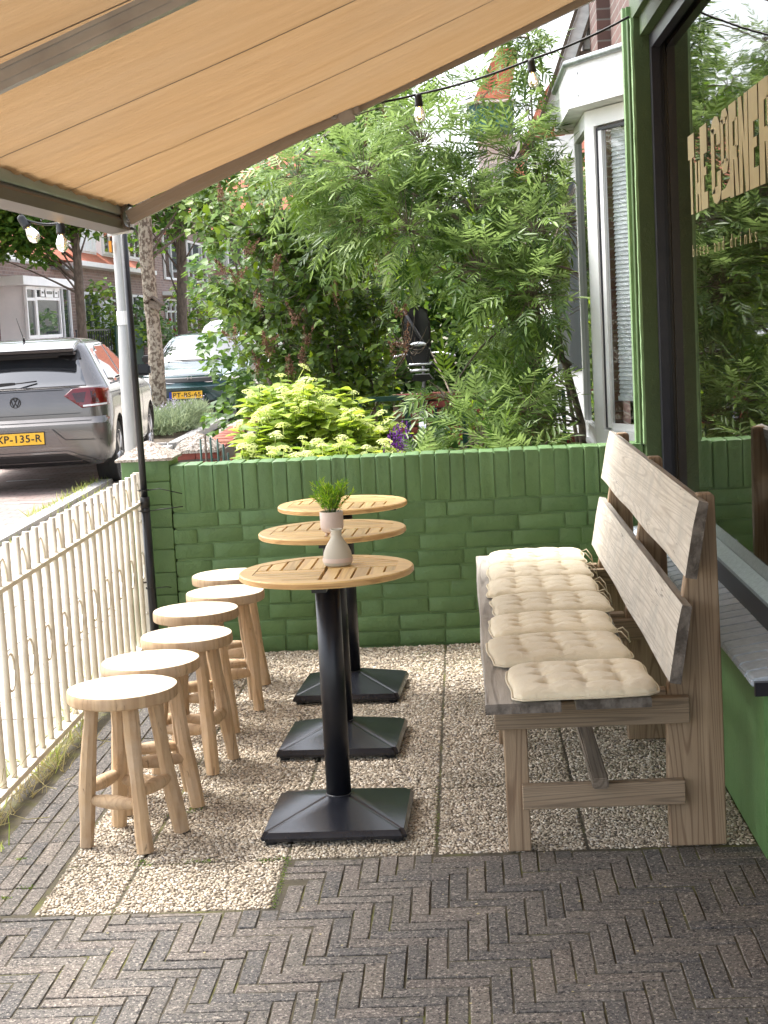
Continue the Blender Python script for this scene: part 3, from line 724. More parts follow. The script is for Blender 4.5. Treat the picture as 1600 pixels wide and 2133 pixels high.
# front bar
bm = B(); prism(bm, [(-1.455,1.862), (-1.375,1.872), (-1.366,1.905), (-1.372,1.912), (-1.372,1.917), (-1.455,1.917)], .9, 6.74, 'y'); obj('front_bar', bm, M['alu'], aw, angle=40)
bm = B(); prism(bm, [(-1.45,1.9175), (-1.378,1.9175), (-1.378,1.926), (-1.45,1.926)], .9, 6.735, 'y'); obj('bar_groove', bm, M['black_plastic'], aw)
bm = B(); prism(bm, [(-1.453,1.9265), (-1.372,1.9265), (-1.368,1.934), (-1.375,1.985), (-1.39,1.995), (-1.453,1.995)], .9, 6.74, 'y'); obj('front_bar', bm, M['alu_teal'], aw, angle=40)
bm = B(); tube(bm, [(-1.372,.9,1.985), (-1.372,6.655,1.985)], .011, 10); obj('fabric_rod', bm, M['alu'], aw, True)
bm = B(); prism(bm, [(-1.47,1.853), (-1.36,1.865), (-1.345,1.935), (-1.37,1.99), (-1.46,1.99)], 6.741, 6.752, 'y'); obj('end_cap', bm, M['white'], aw)
def arm(pts, yy, w0, parent):
    def bar(a, b, y, h, th, mt):
        d = Vector((b[0]-a[0], 0, b[1]-a[1])); L = d.length; m = Matrix.Translation((a[0], y, a[1])) @ Matrix.Rotation(-math.atan2(d.z, d.x), 4, 'Y')
        bm = B(); prism(bm, [(0,-h/2), (L,-h/2), (L,h/2), (0,h/2)], -th/2, th/2, 'y')
        prism(bm, [(.02,-h*.18), (L-.02,-h*.18), (L-.02,-h*.06), (.02,-h*.06)], -th/2-.003, -th/2-.0005, 'y')
        prism(bm, [(.02,h*.3), (L-.02,h*.3), (L-.02,h*.5), (.02,h*.5)], -th/2-.004, -th/2-.0005, 'y')
        bm.transform(m); obj('arm_bar', bm, mt, parent, angle=40)
    bar(pts[0], pts[1], yy, w0, .03, M['arm'] if yy > 5 else M['alu_grey']); bar(pts[1], pts[2], yy+.012, w0*.92, .034, M['arm'] if yy > 5 else M['alu_grey'])
    x, z = pts[1]
    bm = B(); m = Matrix.Translation((x, yy, z)) @ Matrix.Rotation(-math.atan(AS), 4, 'Y')
    box(bm, -.032, .030, -.034, .026, -w0*.85, w0*.75); box(bm, .031, .060, -.026, .022, -w0*.62, w0*.6); box(bm, -.062, -.033, -.030, -.010, -w0*.22, w0*.22)
    bmesh.ops.bevel(bm, geom=bm.edges[:], offset=.005, segments=2, affect='EDGES'); bm.transform(m); obj('elbow', bm, M['alu_grey'], parent)
    bm = B(); tube(bm, [(x-.045, yy-.036, z-.01), (x-.045, yy+.02, z-.01)], .011, 8); obj('elbow_pin', bm, M['black_plastic'], parent)
arm([(-1.345, 1.915), (-.43, 2.292), (.85, 2.80)], 6.60, .058, aw)
arm([(-1.345, 1.90), (-.40, 2.262), (.85, 2.755)], 3.63, .052, aw)
for yy in (6.60, 3.63):
    bm = B(); n = 10
    out = [(-1.345-.03*math.cos(PI*k/n-PI/2)-.0, 1.918+.052*math.sin(PI*k/n-PI/2)) for k in range(n+1)]; inn = [(-1.345-.018*math.cos(PI*k/n-PI/2), 1.918+.040*math.sin(PI*k/n-PI/2)) for k in range(n+1)]
    prism(bm, out+inn[::-1], yy-.03, yy+.03, 'y'); obj('arm_bracket', bm, M['alu'], aw, angle=50)
    bm = B(); tube(bm, [(-1.335,yy-.034,1.965), (-1.335,yy+.034,1.965)], .006, 8); obj('bracket_bolt', bm, M['black_plastic'], aw); bm = B(); tube(bm, [(-1.33,yy-.034,1.870), (-1.33,yy+.034,1.870)], .006, 8); obj('bracket_bolt', bm, M['black_plastic'], aw)
bm = B(); tube(bm, [(.86,.9,2.83), (.86,6.7,2.83)], .045, 14); box(bm, .90, 1.0, .9, 6.7, 2.75, 2.92); obj('cassette', bm, M['alu_grey'], aw)

# ------------------------------------------------------------------ string lights
def festoon(name, pts, bulbs, label, grp):
    t_ = thing(name, pts[0], label, 'string light', grp)
    P_ = []
    for (a, b, s) in pts[1]:
        a, b = Vector(a), Vector(b)
        for k in range(9):
            u = k/8; P_.append(a.lerp(b, u)+Vector((0,0,-s*4*u*(1-u))))
    bm = B(); tube(bm, P_, .0052, 7); obj('cable', bm, M['black_plastic'], t_, True)
    for (p, ti, sc) in bulbs:
        m = Matrix.Translation(p) @ ti.to_matrix().to_4x4()
        bm = B(); lathe(bm, [(.008,.008), (.012,.005), (.0155,-.004), (.0165,-.034), (.0175,-.036), (.0175,-.043), (.0135,-.046)], seg=16); bm.transform(m); so = obj('socket', bm, M['black_plastic'], t_, True)
        bm = B(); lathe(bm, [(.0115,-.044), (.0135,-.052), (.020,-.066), (.0235,-.080), (.0225,-.094), (.016,-.104), (.007,-.110), (.001,-.112)], seg=20, capb=False); bm.transform(m); obj('glass_bulb', bm, M['bulbglass'], so, True)
        bm = B(); tube(bm, [(0,0,-.046), (.002,0,-.06)], .0035, 6)
        for q in range(4): tube(bm, [(.004*math.cos(q*1.57), .004*math.sin(q*1.57), -.06), (.006*math.cos(q*1.57+.5), .006*math.sin(q*1.57+.5), -.092)], .0010, 4)
        bm.transform(m); obj('filament', bm, M['filament'], so)
    return t_
E3 = lambda a, b, c: Euler((a, b, c)).to_quaternion()
festoon('string_lights', ((.72,6.72,2.61), [((.742,6.72,2.617), (.334,6.7,2.468), .012), ((.334,6.7,2.468), (-.133,6.7,2.356), .012), ((-.133,6.7,2.356), (-.40,6.62,2.31), .004)]),
    [((.336,6.7,2.462), E3(0,-.10,0), 1), ((-.131,6.7,2.352), E3(0,-.04,0), 1)], 'black festoon cable with two glowing bulbs between green column and awning arm', None)
festoon('string_lights', ((-1.7,6.0,1.95), [((-1.78,5.95,2.02), (-1.63,6.0,1.915), .004), ((-1.63,6.0,1.895), (-1.485,6.0,1.868), .012), ((-1.485,6.0,1.868), (-1.435,6.05,1.895), 0)]),
    [((-1.632,6.0,1.897), E3(0,-.55,0), 1), ((-1.484,6.0,1.872), E3(0,-.03,0), 1)], 'pair of clear bulbs on black cable hanging below the awning corner', None)
bm = B(); tube(bm, [(-1.485,5.98,1.868), (-1.45,5.99,1.905), (-1.425,6.0,1.93)], .006, 6); tag(obj('cable_hook', bm, M['white']), 'white hook strap holding the bulb cable under the awning bar', 'hook')

# ------------------------------------------------------------------ tables
def clip(poly, a, b, c):
    """keep a*x+b*y<=c"""
    out = []
    for i in range(len(poly)):
        p, q = poly[i], poly[(i+1) % len(poly)]; dp = a*p[0]+b*p[1]-c; dq = a*q[0]+b*q[1]-c
        if dp <= 0: out.append(p)
        if dp*dq < 0:
            t_ = dp/(dp-dq); out.append((p[0]+(q[0]-p[0])*t_, p[1]+(q[1]-p[1])*t_))
    return out
def make_table(loc, rot, label):
    t_ = thing('bistro_table', loc, label, 'table', 'round bistro tables in a row'); R_, TZ, TH = .251, .75, .019
    NI = 8; ri = .219
    octo = [(ri*math.cos(2*PI*k/NI+PI/8), ri*math.sin(2*PI*k/NI+PI/8)) for k in range(NI)]
    bm = B(); n = 64; rings = {}
    for k in range(n):
        a = 2*PI*k/n; ca, sa = math.cos(a), math.sin(a)
        a2 = (a-PI/8) % (2*PI/NI)-PI/NI; rr = ri*math.cos(PI/NI)/math.cos(a2)
        for q, (r, z) in enumerate(((rr, TZ-TH), (rr, TZ), (R_-.004, TZ), (R_, TZ-.004), (R_, TZ-TH+.004), (R_-.004, TZ-TH))): rings[k,q] = bm.verts.new((r*ca, r*sa, z))
    for k in range(n):
        for q in range(6): bm.faces.new((rings[k,q], rings[(k+1)%n,q], rings[(k+1)%n,(q+1)%6], rings[k,(q+1)%6]))
    bmesh.ops.recalc_face_normals(bm, faces=bm.faces[:])
    bm.normal_update()
    for f in bm.faces:
        if abs(f.normal.z) < .5: f.material_index = 1
    me = bpy.data.meshes.new('table_rim'); bm.to_mesh(me); bm.free(); o = obj('table_rim', me, [M['table'], M['table_rim']], t_, local=True, angle=40)
    # four quarters of slats, alternating direction
    for qx in (-1, 1):
        for qy in (-1, 1):
            along = 'y' if qx*qy < 0 else 'x'
            nsl = 5; wq = .212/nsl
            for k in range(nsl):
                lo, hi = .003+k*wq+.0034, .003+(k+1)*wq-.0034
                if along == 'x': poly = [(.004, lo), (.22, lo), (.22, hi), (.004, hi)]
                else: poly = [(lo, .004), (hi, .004), (hi, .22), (lo, .22)]
                poly = [(x*qx, y*qy) for x, y in poly]
                if qx*qy < 0: poly = poly[::-1]
                for e in range(NI):
                    am = 2*PI*e/NI; poly = clip(poly, math.cos(am), math.sin(am), ri*math.cos(PI/NI)-.0012)
                    if len(poly) < 3: break
                if len(poly) < 3: continue
                bm = B(); prism(bm, poly, TZ-TH+.002, TZ-.0012, 'z')
                obj('slat', bm, M['table' if along == 'x' else 'table_y'], t_, local=True)
    bm = B(); box(bm, -.21, .21, -.02, .02, TZ-TH-.016, TZ-TH-.0005); box(bm, -.02, .02, -.21, -.0201, TZ-TH-.016, TZ-TH-.0005); box(bm, -.02, .02, .0201, .21, TZ-TH-.016, TZ-TH-.0005)
    bmesh.ops.recalc_face_normals(bm, faces=bm.faces[:]); obj('support_cross', bm, M['black_metal'], t_, local=True)
    bm = B(); tube(bm, [(0,0,.085), (0,0,TZ-TH-.017)], .0362, 32); obj('column', bm, M['black_metal'], t_, True, local=True)
    bm = B(); lathe(bm, [(.0385,.082), (.0385,.0875), (.037,.089)], seg=32); obj('collar', bm, M['black_base'], t_, True, local=True)
    bm = B(); s = .2046
    lay = [(s,.012), (s+.001,.022), (s-.004,.031), (s*.96,.037), (.048,.0845), (.036,.087)]
    rr = [[bm.verts.new((a*x, a*y, z)) for x, y in ((-1,-1), (1,-1), (1,1), (-1,1))] for a, z in lay]
    for i in range(len(lay)-1):
        for k in range(4): bm.faces.new((rr[i][k], rr[i][(k+1)%4], rr[i+1][(k+1)%4], rr[i+1][k]))
    bm.faces.new(rr[0][::-1]); bm.faces.new(rr[-1])
    es = [e for e in bm.edges if abs(abs(e.verts[0].co.x)-abs(e.verts[0].co.y)) < 1e-5 and abs(abs(e.verts[1].co.x)-abs(e.verts[1].co.y)) < 1e-5 and abs(e.verts[0].co.z-e.verts[1].co.z) > 1e-4]
    bmesh.ops.bevel(bm, geom=es, offset=.011, segments=4, affect='EDGES'); obj('base', bm, M['black_base'], t_, local=True, angle=28)
    for x in (-1,1):
        for y in (-1,1):
            bm = B(); lathe(bm, [(.016,.0005), (.017,.0125)], (x*.178, y*.178, 0), 12); obj('foot', bm, M['rubber'], t_, local=True)
    t_.rotation_euler = (0,0,rot); return t_
tA = make_table((-.4155,4.487,0), -.023, 'nearest round slatted bistro table, the one carrying the pale beige vase')
tB = make_table((-.4666,5.342,0), -.047, 'middle round slatted bistro table, the one carrying the potted plant')
tC = make_table((-.489,6.110,0), -.058, 'empty round slatted bistro table standing closest to the green wall')
# potted plant on the middle table
pp = thing('potted_plant', (-.450,5.150,.75), 'small ribbed cream pot on three feet with a bright green artificial plant', 'plant')
bm = B(); prof = [(.012,.014), (.026,.015), (.034,.022), (.0375,.034), (.0385,.082), (.0365,.084), (.035,.080), (.034,.070)]
seg = 96; rings = []
for r, z in prof: rings.append([bm.verts.new(((r+(.0007*(1 if k % 3 else -1) if .02 < z < .081 and r > .035 else 0))*math.cos(2*PI*k/seg), (r+(.0007*(1 if k % 3 else -1) if .02 < z < .081 and r > .035 else 0))*math.sin(2*PI*k/seg), z)) for k in range(seg)])
for i in range(len(prof)-1):
    for k in range(seg): bm.faces.new((rings[i][k], rings[i][(k+1)%seg], rings[i+1][(k+1)%seg], rings[i+1][k]))
bm.faces.new(rings[0][::-1]); obj('pot', bm, M['pot'], pp, True, local=True)
bm = B(); lathe(bm, [(.034,.068), (.033,.072)], seg=24); obj('soil', bm, M['soil'], pp, local=True)
for k in range(3):
    a = k*2.094+.5; bm = B(); tube(bm, [(.020*math.cos(a), .020*math.sin(a), .018), (.025*math.cos(a), .025*math.sin(a), 0)], [.006, .0042], 8); obj('foot', bm, M['pot'], pp, True, local=True)
lt = [(0,0,0), (-.5,.4,.06), (0,.45,-.05), (.5,.4,.06), (0,1,0)]; lf = [(0,2,1), (0,3,2), (1,2,4), (2,3,4)]
Ps, Ds, St = [], [], B()
for s_ in range(36):
    a = random.uniform(0, 2*PI); sp = random.uniform(.1, 1); b0 = Vector((.015*math.cos(a)*sp, .015*math.sin(a)*sp, .07)); ln = random.uniform(.055, .105)*(1 if sp > .4 else 1.0)
    tip = b0+Vector((math.cos(a)*sp*.062, math.sin(a)*sp*.062, ln)); pts = [b0, b0.lerp(tip, .5)+Vector((0,0,.008)), tip]; tube(St, pts, .0009, 4, False)
    for q in range(9):
        u = .25+q/10; c_ = pts[0].lerp(pts[1], u*2) if u < .5 else pts[1].lerp(pts[2], u*2-1)
        for _ in range(3):
            Ps.append(c_); Ds.append((tip-b0).normalized()*.8+Vector((random.gauss(0,.6), random.gauss(0,.6), random.gauss(0,.3))))
obj('stems', St, M['stem_g'], pp, local=True)['kind'] = 'stuff'
Ps = np.array(Ps)+np.array([-.450,5.150,.75]); Ds = np.array(Ds); n = len(Ps)
scatter('foliage', lt, lf, Ps, frames(Ds, np.random.randn(n,3)*.5+[0,0,1]), np.stack([np.full(n,.0045), np.random.uniform(.016,.026,n), np.full(n,.01)], 1), M['faux'], pp, kind='stuff')
# pale vase on the nearest table
VS = .86
va = thing('vase', (-.385,4.535,.75), 'small pale beige vase with a narrow neck standing on the nearest table', 'vase')
vm = simple('satin_beige_ceramic', (.62,.60,.52), .75, c2=(.56,.53,.44), sc=4, bst=0)
bm = B(); lathe(bm, [(.040,0), (.047,.004), (.049,.022), (.046,.042), (.037,.062), (.024,.080), (.017,.092), (.018,.108), (.021,.114), (.017,.113), (.013,.100)], seg=40); obj('vase_body', bm, vm, va, True, local=True); va.scale = (VS, VS, .93)
bm = B(); lathe(bm, [(.0505,.012), (.0515,.019), (.0505,.026)], seg=40, capb=False, capt=False); obj('vase_band', bm, M['pot'], va, True, local=True)

# ------------------------------------------------------------------ stools
def stool_mesh_seat(r, sd):
    rnd = random.Random(sd); bm = B(); n = 48; ph = [rnd.uniform(0, 6.28) for _ in range(4)]
    def rad(a): return r*(1+.008*math.sin(2*a+ph[0])+.006*math.sin(3*a+ph[1])+.004*math.sin(7*a+ph[2]))
    lay = [(.975,-.035), (1.0,-.031), (1.005,-.018), (1.0,-.004), (.985,0)]; rings = []
    for f_, z in lay: rings.append([bm.verts.new((rad(2*PI*k/n)*f_*math.cos(2*PI*k/n), rad(2*PI*k/n)*f_*math.sin(2*PI*k/n), z)) for k in range(n)])
    for i in range(len(lay)-1):
        for k in range(n): bm.faces.new((rings[i][k], rings[i][(k+1)%n], rings[i+1][(k+1)%n], rings[i+1][k]))
    bm.faces.new(rings[0][::-1]); bm.faces.new(rings[-1])
    for f in bm.faces: f.material_index = 0 if f.normal.z > .5 else 1
    bm.normal_update()
    for f in bm.faces: f.material_index = 0 if f.normal.z > .7 else 1
    return bm
def make_stool(x, y, r, rot, sd, label):
    rnd = random.Random(sd); s = thing('stool', (x, y, 0), label, 'stool', 'round wooden stools along the fence'); H = .45
    bm = stool_mesh_seat(r, sd); bm.transform(Matrix.Translation((0,0,H))); obj('seat', bm, [M['stool_seat'], M['stool']], s, local=True, angle=40)
    tops, feet = [], []
    for k in range(4):
        a = rot+k*PI/2; tt = Vector((.088*math.cos(a), .088*math.sin(a), H-.034)); ft = Vector(((.136+rnd.uniform(-.008,.008))*math.cos(a+rnd.uniform(-.08,.08)), (.136+rnd.uniform(-.008,.008))*math.sin(a), 0.002)); tops.append(tt); feet.append(ft)
        bm = B(); pts, rs = [], []
        wx, wy = rnd.uniform(-.004,.004), rnd.uniform(-.004,.004)
        for q in range(9):
            u = q/8; p = tt.lerp(ft, u)+Vector((wx*math.sin(PI*u*1.3), wy*math.sin(PI*u), 0)); pts.append(p); rs.append(.0222+.0022*math.sin(u*7+sd+k)+rnd.uniform(-.0008,.0008))
        tube(bm, pts, rs, 9); 
        for v in bm.verts: v.co += Vector((rnd.uniform(-.001,.001), rnd.uniform(-.001,.001), 0))
        obj('leg', bm, M['stool'], s, local=True, angle=35)
    for k in range(4):
        zz = .145+(.0 if k % 2 else .022)+rnd.uniform(-.01,.01); u = 1-zz/(H-.04); a = tops[k].lerp(feet[k], u); b_ = tops[(k+1)%4].lerp(feet[(k+1)%4], u); a.z = b_.z = zz
        d = (b_-a); a2 = a-d*.03; b2 = b_+d*.03; bm = B()
        tube(bm, [a2.lerp(b2, q/8) for q in range(9)], [.0035+.0185*math.sin(PI*(.06+.88*q/8))**.8 for q in range(9)], 8); obj('stretcher', bm, M['stool'], s, True, local=True)
    return s
SL = ['round wooden stool with pale seat, nearest the camera and most in the open', 'second wooden stool from the front, seat half behind the nearest one', 'round wooden stool third from the front, between the second and fourth stools',
      'round wooden stool fourth from the front, its seat just left of the fifth', 'round wooden stool fifth from the front, last one with its full seat showing', 'wooden stool at the green wall end, seat partly hidden by the nearest table top']
SP = [(-1.008,4.392,.156,-1.15,1), (-.996,4.745,.150,-.55,2), (-.997,5.590,.152,-.35,4), (-.950,5.130,.150,-.95,3), (-.941,5.945,.150,-.6,5), (-.983,6.36,.155,-.5,6)]
SPo = [SP[0], SP[1], SP[3], SP[2], SP[4], SP[5]]
for a, L_ in zip(SPo, SL): make_stool(*a, L_)

# ------------------------------------------------------------------ bench
bn = thing('bench', (.33, 5.2, 0), 'long weathered wooden bench with two back boards along the shop window', 'bench')
def rough_board(pts_fn, y0, y1, ny, m, name, mats=None):
    """pts_fn(y) -> list of (x,z) section points"""
    bm = B(); rings = []
    for i in range(ny+1):
        y = y0+(y1-y0)*i/ny; rings.append([bm.verts.new((x, y+random.uniform(-.0015,.0015)*(0 < i < ny), z)) for x, z in pts_fn(y)])
    n = len(rings[0])
    for i in range(ny):
        for k in range(n): bm.faces.new((rings[i][k], rings[i][(k+1)%n], rings[i+1][(k+1)%n], rings[i+1][k]))
    fa, fb = bm.faces.new(rings[0][::-1]), bm.faces.new(rings[-1]); bmesh.ops.recalc_face_normals(bm, faces=bm.faces[:])
    bm.normal_update()
    if mats:
        for f in bm.faces: f.material_index = mats(f)
    return obj(name, bm, m, bn, angle=30)
def backboard(xt, zt, xb, zb, th, amp, sd):
    rnd = random.Random(sd); ph = [rnd.uniform(0, 6) for _ in range(4)]
    nx, nz = (zt-zb), -(xt-xb); l = math.hypot(nx, nz); nx, nz = nx/l, nz/l
    def f(y):
        e = amp*(.5*math.sin(y*5+ph[0])+.3*math.sin(y*13+ph[1])+.2*math.sin(y*31+ph[2])); e2 = .003*math.sin(y*7+ph[3])
        return [(xb, zb+e2+.003), (xb+.002*nx, zb+e2), (xb+th*nx, zb+th*nz+e2), (xt+th*nx, zt+th*nz), (xt+.005*nx, zt+.001), (xt+.0015, zt-.007-max(0, e)), (xt-(xt-xb)*.33, zt-(zt-zb)*.33), (xb+(xt-xb)*.33, zb+(zt-zb)*.33)]
    return f
edgef = lambda f: 2 if abs(f.normal.y) > .6 else (0 if f.normal.x < -.6 else 1)
rough_board(backboard(.577,.950,.542,.758,.030,.010,1), 4.035, 6.47, 60, [M['bench_face'], M['bench_edge'], M['bench_end']], 'back_board', edgef)
rough_board(backboard(.528,.684,.494,.484,.030,.004,2), 4.035, 6.47, 60, [M['bench_face'], M['bench_edge'], M['bench_end']], 'back_board', edgef)
def plank(x0, x1, z0, z1, y0, y1, m, name, sd):
    rnd = random.Random(sd); a, b_ = rnd.uniform(0, 6), rnd.uniform(0, 6)
    rough_board(lambda y: [(x0+.002*math.sin(y*6+a), z0), (x1+.002*math.sin(y*5+b_), z0), (x1+.002*math.sin(y*5+b_), z1-.003), (x1-.003, z1), (x0+.004, z1), (x0+.002*math.sin(y*6+a), z1-.004)], y0, y1, 50, [m, M['bench_end']], name, lambda f: 1 if abs(f.normal.y) > .6 else 0)
plank(.018,.213,.435,.462,3.965,6.47, M['bench_edge'], 'seat_plank', 3); plank(.250,.440,.434,.460,3.985,6.47, M['bench_edge'], 'seat_plank', 4)
for k, yf in enumerate((4.17, 5.25, 6.30)):
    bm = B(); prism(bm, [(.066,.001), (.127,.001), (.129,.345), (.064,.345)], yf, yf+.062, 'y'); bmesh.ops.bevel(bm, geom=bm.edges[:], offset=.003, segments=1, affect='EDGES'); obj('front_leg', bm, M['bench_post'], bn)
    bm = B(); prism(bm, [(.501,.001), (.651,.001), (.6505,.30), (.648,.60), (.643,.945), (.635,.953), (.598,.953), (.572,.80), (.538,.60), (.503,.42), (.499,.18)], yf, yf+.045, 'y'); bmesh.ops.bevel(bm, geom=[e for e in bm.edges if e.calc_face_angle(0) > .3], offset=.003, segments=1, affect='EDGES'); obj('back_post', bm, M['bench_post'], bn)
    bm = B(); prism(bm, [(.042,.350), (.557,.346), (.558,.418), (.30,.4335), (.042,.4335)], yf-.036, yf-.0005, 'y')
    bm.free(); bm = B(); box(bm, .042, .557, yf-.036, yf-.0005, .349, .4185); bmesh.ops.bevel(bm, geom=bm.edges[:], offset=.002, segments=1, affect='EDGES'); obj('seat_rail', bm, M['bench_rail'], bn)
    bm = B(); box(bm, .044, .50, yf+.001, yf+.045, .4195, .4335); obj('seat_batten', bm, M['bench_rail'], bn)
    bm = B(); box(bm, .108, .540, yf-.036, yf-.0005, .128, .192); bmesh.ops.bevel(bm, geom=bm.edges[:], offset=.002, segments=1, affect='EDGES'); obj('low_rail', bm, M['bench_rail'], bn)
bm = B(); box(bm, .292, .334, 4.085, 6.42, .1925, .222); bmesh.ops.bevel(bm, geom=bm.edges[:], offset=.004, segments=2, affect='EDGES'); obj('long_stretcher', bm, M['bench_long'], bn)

# ------------------------------------------------------------------ cushions
def cushion(xc, yc, wx, wy, z, rot, tilt, sd, label, th=.042, ties=(-1, 1)):
    rnd = random.Random(sd); N = 60; bm = B(); tu = [(-.5,-.5), (0,-.5), (.5,-.5), (-.5,0), (0,0), (.5,0), (-.5,.5), (0,.5), (.5,.5)]
    tu = [(a+rnd.uniform(-.04,.04), b_+rnd.uniform(-.04,.04)) for a, b_ in tu]; T_, Bt = {}, {}
    w1, w2, w3 = [rnd.uniform(0, 6) for _ in range(3)]
    for i in range(N+1):
        for j in range(N+1):
            u, v = i/N*2-1, j/N*2-1
            e = (1-abs(u)**4.5)*(1-abs(v)**4.5); h = max(e, 0)**.42
            d = 0
            for a, b_ in tu:
                r2 = ((u-a)*wx/2)**2+((v-b_)*wy/2)**2
                d += .66*math.exp(-r2/.00016)+.20*math.exp(-abs(v-b_)*wy*60-abs(u-a)*wx*14)+.12*math.exp(-abs(u-a)*wx*60-abs(v-b_)*wy*14)+.10*math.exp(-r2/.0012)
            cr = .03*math.sin(u*5+w1+v*2)*math.sin(v*4+w2)+.02*math.sin(u*33+w3+4*math.sin(v*6))*math.sin(v*19+w1)
            ln = .10*math.exp(-min(abs(v-b2) for b2 in (-.5,0,.5))*wy*42)+.08*math.exp(-min(abs(u-a2) for a2 in (-.5,0,.5))*wx*42); zz = th*(.18+.82*h*(1-min(d+ln, .9)+cr*1.2)) if e > 0 else th*.18
            cx_ = 1-.045*abs(v)**3*abs(u)**3-.012*math.cos(v*PI)*abs(u)**4; cy2 = 1-.045*abs(v)**3*abs(u)**3-.015*math.cos(u*PI)*abs(v)**4
            cor = max(0, abs(u)-.86)*max(0, abs(v)-.86)*3.0
            x_, y_ = u*wx/2*cx_*(1-cor), v*wy/2*cy2*(1-cor)
            x_ += .003*math.sin(v*5+w2); y_ += .004*math.sin(u*4+w1)
            T_[i,j] = bm.verts.new((x_, y_, zz)); 
            if 0 < i < N and 0 < j < N: Bt[i,j] = bm.verts.new((x_, y_, th*.18*(1-h)))
            else: Bt[i,j] = T_[i,j]
    for i in range(N):
        for j in range(N):
            bm.faces.new((T_[i,j], T_[i+1,j], T_[i+1,j+1], T_[i,j+1]))
            bm.faces.new((Bt[i,j], Bt[i,j+1], Bt[i+1,j+1], Bt[i+1,j]))
    c = thing('seat_cushion', (xc, yc, z), label, 'cushion', 'tufted cushions lying along the bench')
    obj('cushion_pad', bm, M['cushion'], c, True, local=True)
    bm = B()   # piping
    ed = [(-1+2*k/N, -1) for k in range(N)]+[(1, -1+2*k/N) for k in range(N)]+[(1-2*k/N, 1) for k in range(N)]+[(-1, 1-2*k/N) for k in range(N)]
    pts = []
    for u, v in ed:
        cx_ = 1-.045*abs(v)**3*abs(u)**3-.012*math.cos(v*PI)*abs(u)**4; cy2 = 1-.045*abs(v)**3*abs(u)**3-.015*math.cos(u*PI)*abs(v)**4; cor = max(0, abs(u)-.86)*max(0, abs(v)-.86)*3.0
        pts.append((u*(wx/2+.002)*cx_*(1-cor)+.003*math.sin(v*5+w2), v*(wy/2+.002)*cy2*(1-cor)+.004*math.sin(u*4+w1), th*.20))
    tube(bm, pts+[pts[0]], .0028, 6, False); obj('piping', bm, M['cushion'], c, True, local=True)
    for sgn in [q for q in ties if q]:
        bm = B(); b0 = Vector((wx/2-.012, sgn*wy*.38, th*.2)); pts = [b0, b0+Vector((.03,.01*sgn,.012)), b0+Vector((.048,.025*rnd.uniform(-1,1),-.01)), b0+Vector((.055,.05*rnd.uniform(-1,1),-.045))]
        tube(bm, pts, .0022, 5); tube(bm, [b0, b0+Vector((.025,-.015,.0)), b0+Vector((.05,-.03,-.03))], .0022, 5); obj('tie', bm, M['cushion'], c, local=True)
    c.rotation_euler = (tilt, 0, rot); return c
ZS = .4625
cushion(.272,4.140,.376,.362,ZS,.035,.0,11,'tufted cream cushion at the near end of the bench, nearest the camera',ties=(0,))
cushion(.235,4.530,.392,.338,ZS+.002,.075,.004,12,'tufted cream cushion second from the near bench end, turned slightly askew',ties=())
cushion(.238,4.888,.380,.292,ZS+.002,.02,.004,13,'third tufted cream cushion counted from the near end of the bench',ties=(-1,))
cushion(.256,5.232,.385,.300,ZS+.002,.045,.004,14,'middle tufted cream cushion on the bench, fourth from either end',ties=())
cushion(.246,5.572,.385,.298,ZS+.002,-.02,.004,15,'fifth tufted cream cushion counted from the near end, with loose ties',ties=(1,-1))
cushion(.250,5.908,.380,.305,ZS+.002,.03,.004,16,'tufted cream cushion second from the green wall end of the bench',ties=(1,))
cushion(.255,6.250,.380,.305,ZS+.002,-.01,.004,17,'tufted cream cushion at the far end of the bench by the green wall',ties=(1,))

# ------------------------------------------------------------------ foliage builders
LIL_V = [(0,0,0), (-.42,.16,.05), (0,.3,-.05), (.42,.16,.05), (-.40,.48,.05), (0,.62,-.06), (.40,.48,.05), (-.17,.80,.0), (.17,.80,.0), (0,1.05,-.10)]
LIL_F = [(0,2,1), (0,3,2), (1,2,5,4), (3,6,5,2), (4,5,7), (6,8,5), (5,9,7), (5,8,9)]
NAR_V = [(0,0,0), (-.5,.30,.12), (0,.35,-.04), (.5,.30,.12), (-.36,.65,.08), (0,.68,-.05), (.36,.65,.08), (0,1,-.10)]
NAR_F = [(0,2,1), (0,3,2), (1,2,5,4), (2,3,6,5), (4,5,7), (5,6,7)]
def branchy(name, parent, paths, mat, r0=.016):
    bm = B()
    for p, ra, rb in paths:
        n = len(p); tube(bm, p, [ra+(rb-ra)*k/(n-1) for k in range(n)], 6, False)
    return obj(name, bm, mat, parent, True)
def curve(a, b, bend, n=6):
    a, b = Vector(a), Vector(b); return [a.lerp(b, k/n)+Vector(bend)*math.sin(PI*k/n) for k in range(n+1)]

def gap_open(P):
    """natural gap in the growth through which the bicycle shows; growth trimmed in front of the bay window"""
    P = np.asarray(P); q = P[:, 0]/P[:, 1]; e = (P[:, 2]-1.452)/P[:, 1]
    return ~((np.abs(q+.0285) < .0165) & (e > -.040) & (e < .006)) & (q < .0715)
def split_leaves(name, tv, tf, P, R, S, mat, parent, nsolo, meshes, score, smooth=False):
    """the best seen leaves as single parts, the others as one mass"""
    idx = np.argsort(score); solo, rest = idx[:nsolo], idx[nsolo:]
    pw = Vector(wloc(parent))
    for i in solo:
        m = Matrix([[*R[i][r], 0] for r in range(3)]+[[0,0,0,1]]); s_ = S[i] if hasattr(S[i], '__len__') else (S[i],)*3
        mm = Matrix.Translation(Vector(P[i])-pw) @ m @ Matrix.Diagonal((*s_, 1)); inst('leaf', random.choice(meshes), parent, None, m=mm)
    scatter(name, tv, tf, P[rest], R[rest], S[rest], mat, parent, smooth=smooth, kind='stuff')

